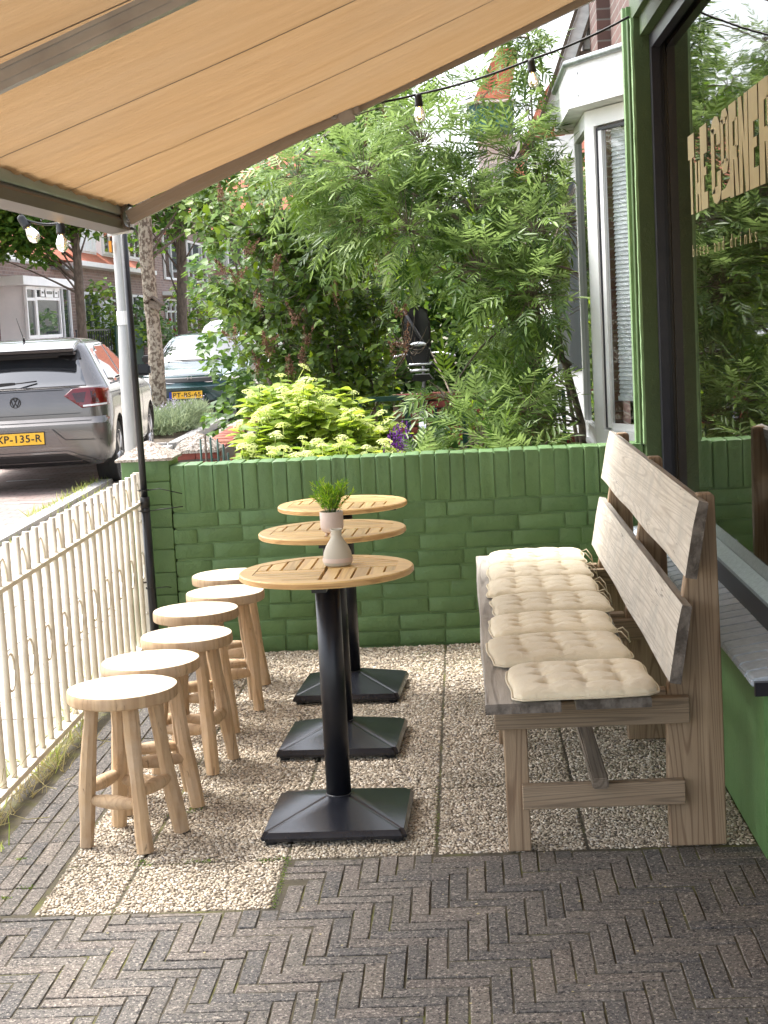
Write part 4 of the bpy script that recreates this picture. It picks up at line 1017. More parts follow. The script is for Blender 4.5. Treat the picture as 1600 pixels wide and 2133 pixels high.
# ---- lilac with dried flower heads
li = thing('lilac_bush', (-.95, 10.7, 0), 'big lilac bush with heart shaped leaves and rusty dried flower heads', 'bush')
LOB = [(-1.547,10.8,2.123,.26),(-1.517,10.6,1.638,.22),(-1.211,10.4,2.052,.35),(-1.255,10.5,1.529,.35),(-.943,10.3,1.666,.37),(-.816,10.4,1.289,.35),(-1.116,10.2,1.185,.26),(-.565,10.6,1.493,.29),(-.948,10.8,2.375,.29),(-.536,11.2,2.646,.27),(-1.34,10.3,1.257,.12),(-.581,10.5,1.085,.29),(-1.259,11.0,2.441,.23),(-1.728,11.2,2.32,.2),(-.774,10.4,.911,.25),(-.366,10.9,1.223,.23),(-1.0,10.5,2.0,.35),(-.7,10.6,1.95,.35),(-.62,10.9,2.3,.3)]
paths = []; P, D, N_ = [], [], []
for k, (x, y, z, r) in enumerate(LOB):
    b0 = (-.85+random.uniform(-.35,.35), 10.65+random.uniform(-.2,.2), 0); paths.append((curve(b0, (x,y,z), (random.uniform(-.1,.1), random.uniform(-.1,.1), .1), 8), .016, .006))
    nt_ = int(300*(r/.3)**2)
    for q in range(nt_//4):
        d = Vector(np.random.randn(3)).normalized(); rad = r*random.uniform(.35,1.08); c = Vector((x,y,z)); tip = c+Vector((d.x*1.15, d.y, d.z*1.05))*rad+Vector((0,0,.05)); st = c+d*rad*.3
        pth = curve(st, tip, (0,0,-.03), 4); 
        if q % 2 == 0: paths.append((pth, .0035, .0018))
        ax = (tip-st).normalized()
        for s_ in range(1, 5):
            p0 = pth[s_]; ph = random.uniform(0, PI)
            for sg in (0, PI):
                a = ax.orthogonal().normalized(); bq = ax.cross(a); dd = a*math.cos(ph+sg)+bq*math.sin(ph+sg)+ax*.5+Vector((0,-.15,-.25))
                P.append(p0); D.append(dd); N_.append((random.gauss(0,.45), random.gauss(-.35,.35), 1))
branchy('branches', li, paths, M['twig'])
P, D, N_ = np.array(P), np.array(D), np.array(N_); g_ = gap_open(P); P, D, N_ = P[g_], D[g_], N_[g_]; S = np.random.uniform(.030,.068,len(P)); R = frames(D, N_)
lms = []
for k in range(3):
    tv = np.array(LIL_V); tv[:, 2] *= .6+.6*k; lms.append(tmesh('leaf', tv, LIL_F, M['lilac'], True))
split_leaves('foliage', LIL_V, LIL_F, P, R, np.stack([S*.95,S,S],1), M['lilac'], li, 300, lms, P[:, 1]+np.random.rand(len(P))*.35, True)
SH = [(-1.307,1.918),(-1.45,1.807),(-1.361,1.773),(-.772,2.066),(-.624,2.029),(-.489,1.756),(-1.208,1.316),(-1.094,1.19),(-1.336,1.203),(-1.234,1.378),(-.962,1.364),(-.331,1.331),(-.394,1.255),(-.509,2.519),(-.557,2.70),(-.442,2.661),(-1.449,2.28),(-1.078,2.464),(-1.444,1.419),(-.767,1.622),(-.382,1.513),(-1.15,1.83),(-1.05,1.52),(-.9,2.25),(-1.27,1.62),(-1.0,1.25)]
shm = []
for k in range(4):
    V_, F_ = [], []
    bm = B()
    for q in range(70):
        h = random.random(); rr = .024*(1-h)*random.uniform(.4,1.1)+.002; a = random.uniform(0, 6.28); p = Vector((rr*math.cos(a), rr*math.sin(a), h*.12)); s_ = random.uniform(.003,.006)
        vs_ = [bm.verts.new(p+Vector(np.random.randn(3))*s_) for _ in range(4)]
        for f in ((0,1,2), (0,2,3), (0,3,1), (1,3,2)): bm.faces.new([vs_[i] for i in f])
    tube(bm, [(0,0,-.05), (0,0,.1)], .0015, 4, False); me = bpy.data.meshes.new('dried_flower'); bm.to_mesh(me); bm.free(); setmat(me, M['seedhead']); shm.append(me)
for x, z in SH:
    y = 10.0+random.uniform(-.05,.1)
    for q in range(2): inst('dried_flower', random.choice(shm), li, (x+.95+random.uniform(-.03,.03), y-10.7, z-.04+random.uniform(-.04,.03)), (random.gauss(0,.5), random.gauss(0,.5), random.uniform(0,6)), (1,1,random.uniform(.8,1.1)))

# ---- tree with long feathery leaves
ash = thing('garden_tree', (.72, 9.15, 0), 'airy garden tree with long feathered narrow leaflets leaning left beside the white bay window', 'tree')
ALOB = [(-.898,9.3,2.279,.21),(-.489,8.9,2.223,.24),(-.714,9.5,1.95,.2),(-.169,9.2,2.417,.28),(-.262,8.8,1.918,.27),(.006,9.2,2.086,.25),(.119,8.7,1.687,.29),(.366,8.6,1.519,.29),(.43,8.8,1.876,.2),(.35,9.2,2.306,.26),(.173,9.5,2.676,.17),(.47,9.4,2.882,.14),(.438,9.3,2.554,.12),(-.216,9.3,1.62,.16),(.37,8.7,1.154,.2),(.329,8.3,.923,.23),(-.094,8.6,1.003,.17),(.074,8.2,.818,.2),(.40,8.5,.851,.18),(.50,9.0,2.143,.11),(-.342,9.8,2.716,.16),(-.099,9.8,2.955,.15),(.44,9.5,3.067,.15),(.44,8.6,1.458,.13),(.20,9.2,1.35,.12),(-.677,9.2,2.124,.19),(-.52,9.0,1.98,.2),(.10,8.9,2.0,.2),(.25,9.6,1.15,.2),
    (.70,10.6,2.0,.4),(.9,10.2,1.5,.35),(.3,10.4,1.9,.35),(-.3,10.2,2.2,.3),(.2,7.9,.70,.14),(.34,7.9,.72,.13),(-.25,7.85,.70,.12)]
trunks = [((.70,9.2,0), (.609,9.1,1.136)), ((.609,9.1,1.136), (.234,9.0,1.796)), ((.234,9.0,1.796), (-.30,9.0,2.22))]
paths = [([Vector((.70,9.2,0)), Vector((.66,9.05,.80)), Vector((.58,9.0,1.136)), Vector((.383,8.95,1.522)), Vector((.234,8.95,1.796)), Vector((-.05,8.95,2.022)), Vector((-.45,8.98,2.25)), Vector((-.85,9.2,2.4))], .026, .006),
         ([Vector((.75,9.35,0)), Vector((.60,9.25,1.0)), Vector((.52,9.2,1.7)), Vector((.46,9.2,2.3)), Vector((.46,9.4,3.0))], .015, .005),
         ([Vector((.609,9.0,1.136)), Vector((.30,8.9,1.40)), Vector((.0,8.85,1.65)), Vector((-.25,8.9,1.8))], .012, .004)]
spine = [p for pp_, _, _ in paths for p in pp_[1:]]
CL = []   # compound leaves: base, direction
for (x, y, z, r) in ALOB:
    c = Vector((x,y,z)); nb = min(spine, key=lambda p: (p-c).length+abs(p.z-c.z+.15)*.5); paths.append((curve(nb, c, (0,0,.06), 6), .0075, .003))
    for q in range(int(112*(r/.25)**2)+8):
        d = Vector(np.random.randn(3)); d.z += .25; d.normalize(); b0 = c+d*r*random.uniform(.25,.9); CL.append((b0, (d+Vector((random.gauss(0,.35), random.gauss(-.1,.3), random.gauss(-.15,.25)))).normalized(), random.uniform(.12,.215)))
        if q % 3 == 0: paths.append((curve(c+d*r*.1, b0, (0,0,.01), 3), .003, .0018))
branchy('branches', ash, paths, M['twig'])
def compound(sd, npair=5):
    rnd = random.Random(sd); V_, F_ = [], []
    def rach(u): return Vector((.03*math.sin(u*2+sd), u, -.22*u*u+.04*u))
    def add(p, d, nrm, L_, W_):
        x = d.cross(nrm).normalized(); z = x.cross(d); k = len(V_)
        for a, b_, c in NAR_V: V_.append(p+x*a*W_+d*b_*L_+z*c*W_)
        F_.extend([tuple(i+k for i in f) for f in NAR_F])
    for q in range(npair):
        u = .22+.70*q/npair; p = rach(u)
        for sg in (-1, 1):
            d = Vector((sg*(1+rnd.uniform(-.1,.1)), .75+.12*q, -.25+rnd.uniform(-.25,.15))).normalized(); add(p, d, Vector((rnd.uniform(-.3,.3), rnd.uniform(-.2,.2), 1)), .42*(1-.06*q)*rnd.uniform(.85,1.15), .080*rnd.uniform(.75,1.25))
    add(rach(.95), Vector((.05,1,-.5)).normalized(), Vector((0,0,1)), .44, .090)
    k = len(V_)
    for q in range(5):
        p = rach(q/4*.95); V_ += [p+Vector((-.008,0,0)), p+Vector((.008,0,0))]
    for q in range(4): F_.append((k+2*q, k+2*q+1, k+2*q+3, k+2*q+2))
    return [tuple(v) for v in V_], F_
Pm = np.array([c[0]+c[1]*c[2]*.6 for c in CL]); g_ = gap_open(Pm) & gap_open(np.array([c[0] for c in CL])) & gap_open(np.array([c[0]+c[1]*c[2] for c in CL])); CL = [c for c, k in zip(CL, g_) if k]
Pc = np.array([c[0] for c in CL]); Dc = np.array([c[1] for c in CL]); Lc = np.array([c[2] for c in CL]); Nc = np.stack([np.random.normal(0,.35,len(CL)), np.random.normal(-.1,.35,len(CL)), np.ones(len(CL))], 1)
Rc = frames(Dc, Nc); variants = [compound(s_, 4+s_ % 2) for s_ in range(5)]; ams = [tmesh('leaf', v, f, M['ash']) for v, f in variants]
order = np.argsort(Pc[:, 1]+np.random.rand(len(Pc))*.5); solo = order[:300]; rest = order[300:]
pw = wloc(ash)
for i in solo:
    m = Matrix([[*Rc[i][r], 0] for r in range(3)]+[[0,0,0,1]]); inst('leaf', random.choice(ams), ash, None, m=Matrix.Translation(Vector(Pc[i])-pw) @ m @ Matrix.Diagonal((Lc[i],)*3+(1,)))
for k in range(5):
    r_ = rest[k::5]; scatter('foliage', variants[k][0], variants[k][1], Pc[r_], Rc[r_], Lc[r_], M['ash'], ash, kind='stuff')

# ---- hydrangea
hy = thing('hydrangea', (-.85, 8.5, 0), 'bright lime green hydrangea with flat pale flower heads just behind the wall', 'bush')
HL = [(-1.02,8.7,1.0,.17),(-.90,8.9,1.03,.15),(-1.10,8.4,.887,.12),(-.886,8.4,.926,.2),(-.702,8.7,.93,.16),(-.629,8.3,.819,.19),(-.461,8.5,.80,.14),(-1.03,8.2,.796,.14),(-.709,8.0,.749,.14),(-.44,8.1,.71,.11),(-1.10,8.9,1.06,.08),(-1.06,8.1,.70,.13),(-.9,7.9,.70,.14),(-.9,8.5,.6,.3),(-.6,8.3,.55,.25),(-1.1,8.6,.6,.2)]
P, D, N_, paths, heads = [], [], [], [], []
for (x, y, z, r) in HL:
    c = Vector((x,y,z))
    for q in range(int(26*(r/.15)**2)+4):
        d = Vector(np.random.randn(3)); d.z = abs(d.z)*.8; d.normalize(); tip = c+d*r*random.uniform(.55,1.05); paths.append((curve((x+random.uniform(-.1,.1),y+.05,z-.35), tip, (0,0,.02), 4), .003, .002))
        for s_ in range(5):
            a = s_*2.4+random.random(); P.append(tip+Vector((0,0,-.022*s_))); D.append((math.cos(a), math.sin(a), random.uniform(-.35,.35))); N_.append((random.gauss(0,.25), random.gauss(-.15,.25), 1))
        if random.random() < .45 and z > .68: heads.append(tip+Vector((0,0,random.uniform(.015,.045))))
branchy('stems', hy, paths, M['stem_g'])['kind'] = 'stuff'
P, D, N_ = np.array(P), np.array(D), np.array(N_); S = np.random.uniform(.05,.095,len(P)); R = frames(D, N_)
hms = []
for k in range(3):
    tv = np.array(LIL_V); tv[:, 0] *= .95; tv[:, 2] *= .5+.7*k; hms.append(tmesh('leaf', tv, LIL_F, M['hyd'], True))
split_leaves('foliage', np.array(LIL_V)*[.95,1,1], LIL_F, P, R, S, M['hyd'], hy, 290, hms, P[:, 1]-P[:, 2]*.8+np.random.rand(len(P))*.25, True)
fm = []
for k in range(3):
    bm = B()
    for q in range(85):
        a = random.uniform(0, 6.28); rr = math.sqrt(random.random()); p = Vector((rr*math.cos(a)*.030, rr*math.sin(a)*.030, .014*(1-rr*rr)+random.uniform(-.002,.002))); s_ = random.uniform(.0035,.0055); nn = Vector((p.x*9, p.y*9, .7)).normalized(); u = nn.orthogonal().normalized(); v = nn.cross(u)
        bm.faces.new([bm.verts.new(p+(u*math.cos(w_)+v*math.sin(w_))*s_) for w_ in (0,1.57,3.14,4.71)])
    tube(bm, [(0,0,-.05), (0,0,.006)], .0018, 4, False); me = bpy.data.meshes.new('flower_head'); bm.to_mesh(me); bm.free(); setmat(me, M['hydfl']); fm.append(me)
heads.sort(key=lambda p: p.y-p.z); 
for p in heads[:130]: inst('flower_head', random.choice(fm), hy, p-Vector((-.85,8.5,0)), (random.gauss(0,.25), random.gauss(-.1,.25), random.uniform(0,6)), (random.uniform(.75,1.45),)*3)

# ---- generic leafy masses
def blob(name, base, lobes, mat, label, cat, size, dens, tv=LIL_V, tf=LIL_F, group=None, trunk=None, flowers=None, shell=.35):
    t_ = thing(name, base, label, cat, group); P, D, N_ = [], [], []; tw = []
    for (x, y, z, r) in lobes:
        n = int(dens*4*PI*r*r/(size*size)*1.7)+8
        for q in range(n):
            d = np.random.randn(3); d /= np.linalg.norm(d); rad = r*(shell+(1.06-shell)*random.random()**.5)*(1+.18*math.sin(d[0]*7+x*3)*math.sin(d[2]*6+z)); P.append((x+d[0]*rad, y+d[1]*rad, z+d[2]*rad*.9)); D.append((d[0]+random.gauss(0,.6), d[1]+random.gauss(0,.6), random.gauss(-.2,.5))); N_.append((random.gauss(0,.5), random.gauss(-.2,.5), 1))
        tw.append((curve((base[0], base[1], max(base[2], z-r*2.2)), (x,y,z), (0,0,.05), 4), .012 if not trunk else trunk*.16, .004))
    P = np.array(P); scatter('crown' if trunk else 'foliage', tv, tf, P, frames(np.array(D), np.array(N_)), np.random.uniform(.7,1.25,len(P))*size, mat, t_, kind='stuff')
    if trunk: pass
    branchy('branches' if trunk else 'stems', t_, tw, M['twig'] if not trunk else M['bark2'])
    if flowers:
        fmat, nf, fs, fv, ff = flowers; i = np.random.choice(len(P), nf); Pf = P[i]+np.array([0,-.02,fs*.6]); scatter('flowers', fv, ff, Pf, frames(np.random.randn(nf,3)*.25+[0,0,1], np.random.randn(nf,3)), np.full(nf, fs), fmat, t_, kind='stuff')
    return t_
SPK_V = [(-.12,0,0), (.12,0,0), (.10,.5,.05), (-.10,.5,-.05), (0,1,0), (0,0,-.12), (0,0,.12), (0,.5,.10), (0,.5,-.10)]; SPK_F = [(0,1,2,3), (3,2,4), (5,6,7,8), (8,7,4)]
blob('garden_hedge', (.2,15.5,0), [(x, 15.4+random.uniform(-.4,.4), z, .62) for x in np.arange(-1.9,2.6,.5) for z in (.45,1.2,1.95)], M['darkleaf'], 'dense dark hedge closing off the garden behind the lilac and tree', 'hedge', .085, .75, shell=.55)
blob('garden_shrub', (.15,12.3,0), [(.05,12.4,.55,.3),(.4,12.2,.6,.35),(.35,12.8,1.25,.35),(-.45,14.6,1.5,.6),(.55,12.9,1.1,.35),(-.9,13,1.0,.35),(.3,14.4,1.9,.5)], M['shrubleaf'], 'yellow green shrub behind the green railing and the bicycle', 'shrub', .06, .55)
blob('garden_shrub', (.2,8.4,0), [(-.15,8.5,.55,.25),(.2,8.6,.5,.25),(.45,8.3,.45,.25),(-.3,8.8,.6,.22)], M['darkleaf'], 'low leafy plants at the foot of the green railing', 'plant', .05, .6)
sv = thing('salvia_plant', (-.22,8.1,0), 'small plant with violet flower spikes at the right edge of the lime hydrangea', 'plant')
n = 26; Pf = np.stack([np.random.normal(-.34,.045,n), np.random.normal(8.15,.06,n), np.random.uniform(.60,.80,n)], 1)
Pp, Dd = [], []
for i in range(n):
    dr = np.array([random.gauss(0,.12), random.gauss(0,.1), 1.0])
    for q in range(14): Pp.append(Pf[i]+dr*q*.009); Dd.append(np.array([random.gauss(0,1), random.gauss(0,1), .7]))
Pp, Dd = np.array(Pp), np.array(Dd)
scatter('flower_spikes', lt, lf, Pp, frames(Dd, np.random.randn(len(Pp),3)), np.full(len(Pp), .014), M['salvia'], sv, kind='stuff')
branchy('stems', sv, [([Vector((p[0],p[1]+.02,.3)), Vector(p)], .002, .0015) for p in Pf], M['stem_g'])

# ------------------------------------------------------------------ green garden railing
gr = thing('garden_railing', (-.15,9.5,0), 'dark green metal railing in the garden beneath the feathery tree', 'railing')
for (xa, xb, z) in ((-.72,-.355,.972), (-.005,.60,.955)):
    bm = B(); box(bm, xa, xb, 9.485, 9.515, z-.014, z+.014); obj('rail', bm, M['dgreen'], gr)
for x, z in ((-.62,.957), (-.34,.957), (-.175,.90), (.0,.957), (.20,.94), (.345,.94), (.59,.94)):
    bm = B(); w_ = .018 if x in (-.34,.0) else .011; box(bm, x-w_, x+w_, 9.49, 9.51, 0, z); obj('post', bm, M['dgreen'], gr)

# ------------------------------------------------------------------ neighbour's red brick wall and pillar with green rods
nw = thing('brick_wall', (-1.9,12.6,0), 'low red brick wall with upright top bricks running back from the garden corner', 'wall')
rb_s = [brickmesh(.205,.055,.10,M['redbrick'],.002,.005) for _ in range(3)]; rb = [brickmesh(.20,.10,.055,M['redbrick'],.002,.005) for _ in range(3)]
bm = B(); box(bm, -1.99,-1.81,11.16,15.6,0,.54); obj('mortar', bm, M['mortar'], nw)
for k in range(66):
    inst('brick', rb_s[k % 3], nw, (-1.90-k*.0022+1.9, 11.2+k*.066-12.6, .508+random.uniform(-.004,.004)), (0,0,random.uniform(-.03,.03)))
for r in range(6):
    for k in range(14): inst('brick', rb[k % 3], nw, (-1.835+1.9, 11.25+k*.212+(r % 2)*.1-12.6, .42-r*.066), (0,0,PI/2+random.uniform(-.01,.01)), (1,1.1,1))
npil = thing('brick_pillar', (-1.875,11.05,0), 'red brick gate pillar with a grey domed cap behind the green wall', 'pillar')
bm = B(); box(bm, -2.02,-1.73,10.94,11.15,0,.60); obj('mortar', bm, M['mortar'], npil)
for r in range(8):
    for k in range(2): inst('brick', rb[(r+k) % 3], npil, (-1.95+k*.15+(.0 if r % 2 else .0)+1.875, 10.975-11.05, .575-r*.072), (0,0,random.uniform(-.01,.01)), (.74,1,1.05))
    inst('brick', rb[r % 3], npil, (-1.768+1.875, 11.06-11.05, .575-r*.072), (0,0,PI/2), (.9,.8,1.05))
bm = B(); vv = {}; g = 14
for iy in range(g+1):
    for ix in range(g+1):
        u, v = ix/g*2-1, iy/g*2-1; vv[ix,iy] = bm.verts.new((-1.875+u*.165, 11.05+v*.14, .608+.125*(1-max(abs(u),abs(v)))**.8+random.uniform(-.006,.006)))
for iy in range(g):
    for ix in range(g): bm.faces.new((vv[ix,iy], vv[ix+1,iy], vv[ix+1,iy+1], vv[ix,iy+1]))
box(bm, -2.042,-1.708,10.908,11.192,.59,.607); obj('cap', bm, M['cap'], npil)
rg_ = thing('rod_fence', (-1.72,10.7,0), 'row of thin green fence rods standing in front of the red brick pillar', 'fence')
for k, (x, h) in enumerate([(-1.80,.70),(-1.762,.73),(-1.724,.71),(-1.684,.70),(-1.648,.66),(-1.61,.60)]):
    bm = B(); tube(bm, [(x,10.7,0), (x+random.uniform(-.006,.006),10.7,h)], .0075, 8); obj('rod', bm, M['dgreen'] if k != 1 else M['bark2'], rg_, True)
bm = B(); box(bm, -2.2,-1.5,10.69,10.71,.30,.33); obj('rail', bm, M['dgreen'], rg_)
# low red wall far in the garden
lw = thing('brick_wall', (.5,13.4,0), 'low old red brick wall seen through the leaves below the white facade', 'wall')
bm = B(); box(bm, -.6,1.6,13.42,13.56,0,.80); obj('mortar', bm, M['mortar'], lw)
for r in range(9):
    for k in range(10): inst('brick', rb[k % 3], lw, (-.5+k*.21+(r % 2)*.1-.5, .0, .78-r*.07), (0,0,random.uniform(-.01,.01)))

# ------------------------------------------------------------------ neighbour house with bay window
nh = thing('neighbour_house', (1.4,9.5,0), 'neighbouring brick house with white bay window, zinc edged fascia and steep white verge board', 'house')
M['brownbrick'] = brickmat('brown_house_brick', (.16,.085,.070), (.11,.065,.055), (.20,.18,.16), .21, .062, 'xy')
bm = B(); box(bm, .98,1.6,7.07,9.9,0,4.4); box(bm, .90,1.6,9.9,11.2,0,4.4); obj('wall', bm, M['brownbrick'], nh)
A_, Bc, Cc = (.700,8.59), (.935,8.125), (.700,9.40)
def seg(bm, p0, p1, z0, z1, t0, t1):
    p0, p1 = Vector((*p0,0)), Vector((*p1,0)); d = (p1-p0).normalized(); nrm = Vector((d.y, -d.x, 0))
    q = [p0+nrm*t0, p1+nrm*t0, p1+nrm*t1, p0+nrm*t1]; lo = [bm.verts.new((v.x,v.y,z0)) for v in q]; hi = [bm.verts.new((v.x,v.y,z1)) for v in q]
    fs = [bm.faces.new(lo), bm.faces.new(hi[::-1])]+[bm.faces.new((lo[i], hi[i], hi[(i+1)%4], lo[(i+1)%4])) for i in range(4)]; bmesh.ops.recalc_face_normals(bm, faces=fs)
def along(p0, p1, a, b_):
    p0, p1 = Vector(p0), Vector(p1); L_ = (p1-p0).length; return tuple(p0.lerp(p1, a/L_)), tuple(p0.lerp(p1, b_/L_))
# chamfer face: from A_ to Bc (seen frontally), front face A_ to Cc (seen edge-on)
LA = (Vector(Bc)-Vector(A_)).length
bay = obj('bay_body', (lambda bm: (prism(bm, [(A_[0]+.03,A_[1]), (Bc[0]+.03,Bc[1]+.02), (1.0,Bc[1]), (1.0,9.6), (A_[0]+.03,9.40)], .0, .70, 'z'), bm)[1])(B()), M['brownbrick'], nh)
bm = B()
seg(bm, *along(A_, Bc, 0, .085), .72, 2.47, 0, -.05); seg(bm, *along(A_, Bc, LA-.03, LA), .72, 2.47, 0, -.05); seg(bm, *along(A_, Bc, .0855, LA-.0305), .72, .80, 0, -.05); seg(bm, *along(A_, Bc, .0855, LA-.0305), 2.385, 2.47, 0, -.05)
obj('window_frame', bm, M['white'], nh)
bm = B(); seg(bm, *along(A_, Bc, .0865, .102), .81, 2.375, -.012, -.045); seg(bm, *along(A_, Bc, .103, LA-.032), 2.36, 2.375, -.012, -.045); obj('gasket', bm, M['navy'], nh)
bm = B(); seg(bm, *along(A_, Bc, .1025, .135), .81, 2.359, -.014, -.04); seg(bm, *along(A_, Bc, .1355, LA-.032), .801, .835, -.014, -.04); obj('sash', bm, M['white'], nh)
bm = B(); seg(bm, *along(A_, Bc, .136, LA-.034), .836, 2.359, -.028, -.030); gm = NT('bay_glass'); gm.fin((.98,1,1), .02, None, 0, .5, 0, 1.45); gm.p.inputs['Transmission Weight'].default_value = 1.0; M['clear'] = gm.m
obj('window_pane', bm, M['clear'], nh)
d_ = (Vector(Bc)-Vector(A_)).normalized(); nrm = Vector((-d_.y, d_.x)); ang = math.atan2(d_.y, d_.x)
bm = B(); box(bm, -.075,.075,-.0125,.0125,-.0008,.0008); sm_ = bpy.data.meshes.new('blind_slat'); bm.to_mesh(sm_); bm.free(); setmat(sm_, M['blind'])
cpt = Vector(A_)+d_*.212+nrm*.075
for k in range(62):
    inst('blind_slat', sm_, nh, (cpt.x-1.4, cpt.y-9.5, 2.35-k*.0224), (1.15, 0, ang))
bm = B(); box(bm, -.075,.075,-.012,.012,-.012,.012); bm.transform(Matrix.Translation((cpt.x, cpt.y, .965)) @ Matrix.Rotation(ang, 4, 'Z')); obj('blind_rail', bm, M['blind'], nh)
bm = B(); seg(bm, *along(A_, Bc, .10, LA), .75, 2.4, -.16, -.17); obj('room_dark', bm, M['dark_int'], nh)
bm = B(); seg(bm, *along(A_, Bc, .06, LA+.02), .70, .72, .02, -.1); seg(bm, (A_[0],A_[1]), (Cc[0],Cc[1]), .70, .72, .07, -.02); obj('window_sill', bm, M['white'], nh)
bm = B(); seg(bm, Cc, A_, .72, .80, 0, -.05); seg(bm, Cc, A_, 2.385, 2.47, 0, -.05); seg(bm, *along(Cc, A_, 0, .06), .8005, 2.3845, 0, -.05); seg(bm, *along(Cc, A_, .75, .81), .8005, 2.3845, -.0, -.05); obj('window_frame', bm, M['white'], nh)
bm = B(); seg(bm, *along(Cc, A_, .0605, .7495), .8005, 2.3845, -.02, -.025); obj('window_pane', bm, M['paneglass'], nh)
# fascia box and zinc edge
fa, fb, fc = (.610,8.47), (.96,7.78), (.610,9.50)
bm = B(); prism(bm, [fa, fb, (1.0,7.9), (1.0,9.55), fc], 2.475, 2.69, 'z'); obj('fascia', bm, M['white2'], nh)
bm = B(); tube(bm, [(.605,9.50,2.70), (.603,8.465,2.70), (.955,7.77,2.70)], .018, 10); prism(bm, [fa, fb, (1.0,7.9), (1.0,9.55), fc], 2.692, 2.70, 'z'); obj('zinc_edge', bm, M['zinc'], nh, angle=40)
for z in (2.53, 2.64):
    p, _ = along(fa, fb, .10, .2); bm = B(); lathe(bm, [(.006,0), (.006,.004)], seg=8); bm.transform(Matrix.Translation((p[0], p[1], z)) @ Matrix.Rotation(ang, 4, 'Z') @ Matrix.Rotation(PI/2, 4, 'X')); obj('screw', bm, M['zinc'], nh)
# steep verge with stepped brickwork behind
bm = B()
v0, v1 = Vector((.575,10.45,2.64)), Vector((.93,10.45,3.57)); dv = (v1-v0).normalized(); nv = Vector((dv.z,0,-dv.x))
def vb_(bm, o0, o1, ya, yb, ext=0):
    q = [v0+nv*o0-dv*ext, v1+nv*o0, v1+nv*o1, v0+nv*o1-dv*ext]; prism(bm, [(p.x,p.z) for p in q], ya, yb, 'y')
vb_(bm, 0, .075, 10.42, 10.45, .03); obj('verge_board', bm, M['white2'], nh)
bm = B(); vb_(bm, -.022, -.001, 10.40, 10.60, .0); obj('verge_tile_edge', bm, M['bark2'], nh)
bm = B(); vb_(bm, .0755, .095, 10.40, 10.43, .0); obj('verge_batten', bm, M['bark2'], nh)
stp = simple('stepped_stone', (.50,.48,.45), .8, c2=(.34,.33,.31), sc=12, bst=.4, v=.12); stp2 = simple('stepped_brown', (.27,.20,.16), .85, c2=(.18,.14,.12), sc=12, bst=.5, v=.12)
for k in range(14):
    u = k/13; p = v0.lerp(v1, u)+nv*.10; w_ = .12+.02*(k % 2)
    bm = B(); box(bm, p.x, p.x+w_, 10.44-.012*(k % 2), 10.62, p.z-.03, p.z+.036); bmesh.ops.bevel(bm, geom=bm.edges[:], offset=.003, segments=1, affect='EDGES'); obj('brick', bm, stp if k > 6 or k in (0,1) else stp2, nh)
# rest of the facade row beyond: white panelled fronts seen edge-on
nb2 = thing('white_house', (1.3,16,0), 'white fronted terraced house glimpsed through the feathery leaves', 'house')
bm = B(); box(bm, .95,1.6,11.21,26,0,3.0); obj('wall', bm, M['white'], nb2)
for y in (12.0, 16.2, 20.4):
    bm = B(); prism(bm, [(.945,y-.55), (.66,y-.25), (.66,y+1.3), (.945,y+1.6)], .55, 2.5, 'z'); b_ = obj('bay_body', bm, M['white'], nb2)
    bm = B(); prism(bm, [(.945,y-.66), (.60,y-.32), (.60,y+1.38), (.945,y+1.7)], 2.501, 2.66, 'z'); obj('bay_roof', bm, M['white2'], nb2)
    bm = B(); seg(bm, (.90,y-.502-.003), (.70,y-.292-.003), 1.0, 2.35, .002, -.006); obj('window_pane', bm, M['paneglass'], nb2)
M['rooftile'] = simple('terracotta_tile', (.46,.14,.07), .75, c2=(.34,.10,.055), sc=8, bs=30, bst=.6, v=.1, stretch=(1,1,2))
bm = B(); prism(bm, [(.62,2.9), (1.9,4.7), (1.9,2.9)], 11.3, 26, 'y'); obj('roof', bm, M['rooftile'], nb2)
do = thing('roof_dormer', (.55,24,0), 'teal roof dormer box below orange roof tiles seen above the treetop', 'dormer')
teal = simple('teal_paint', (.025,.16,.17), .5, bst=.1)
bm = B(); box(bm, .30,1.0,26.2,27.4,4.35,4.78); obj('dormer_box', bm, teal, do); bm = B(); box(bm, .26,1.04,26.1,27.5,4.785,4.82); obj('dormer_trim', bm, M['white'], do)
bm = B(); prism(bm, [(.34,4.825), (.95,4.825), (1.15,5.7), (.80,5.7)], 26.6, 27.2, 'y'); obj('dormer_roof', bm, M['rooftile'], do)
bm = B(); box(bm, .42,1.6,26.9,30,0,4.35); obj('dormer_wall', bm, M['white'], do)

# ------------------------------------------------------------------ bicycle with a child seat
bk = thing('bicycle', (-.36,13.0,0), 'parked bicycle seen from behind with a black child seat on its carrier', 'bicycle')
bp = M['black_plastic']; ch = simple('chrome', (.6,.6,.62), .2, metal=1, bst=0); lg = simple('grey_rack', (.5,.52,.54), .35, metal=.6, bst=0)
bm = B(); n, m_ = 10, 12; vv = {}
for i in range(n+1):
    for j in range(m_+1):
        u, v = i/n*2-1, j/m_; w_ = .115-.02*v+(.01 if .3 < v < .7 else 0); vv[i,j] = bm.verts.new((-.36+u*w_, 12.95-.10*(1-u*u)*.6-.05*v+.07, 1.20+v*.33-.035*abs(u)**3*(v > .95)))
for i in range(n):
    for j in range(m_): bm.faces.new((vv[i,j], vv[i+1,j], vv[i+1,j+1], vv[i,j+1]))
bmesh.ops.solidify(bm, geom=bm.faces[:], thickness=.02); obj('child_seat_back', bm, bp, bk, True)
bm = B(); prism(bm, [(-.47,1.20), (-.44,1.05), (-.28,1.05), (-.245,1.20)], 12.9, 13.25, 'y'); bmesh.ops.bevel(bm, geom=bm.edges[:], offset=.02, segments=2, affect='EDGES'); obj('child_seat_base', bm, bp, bk)
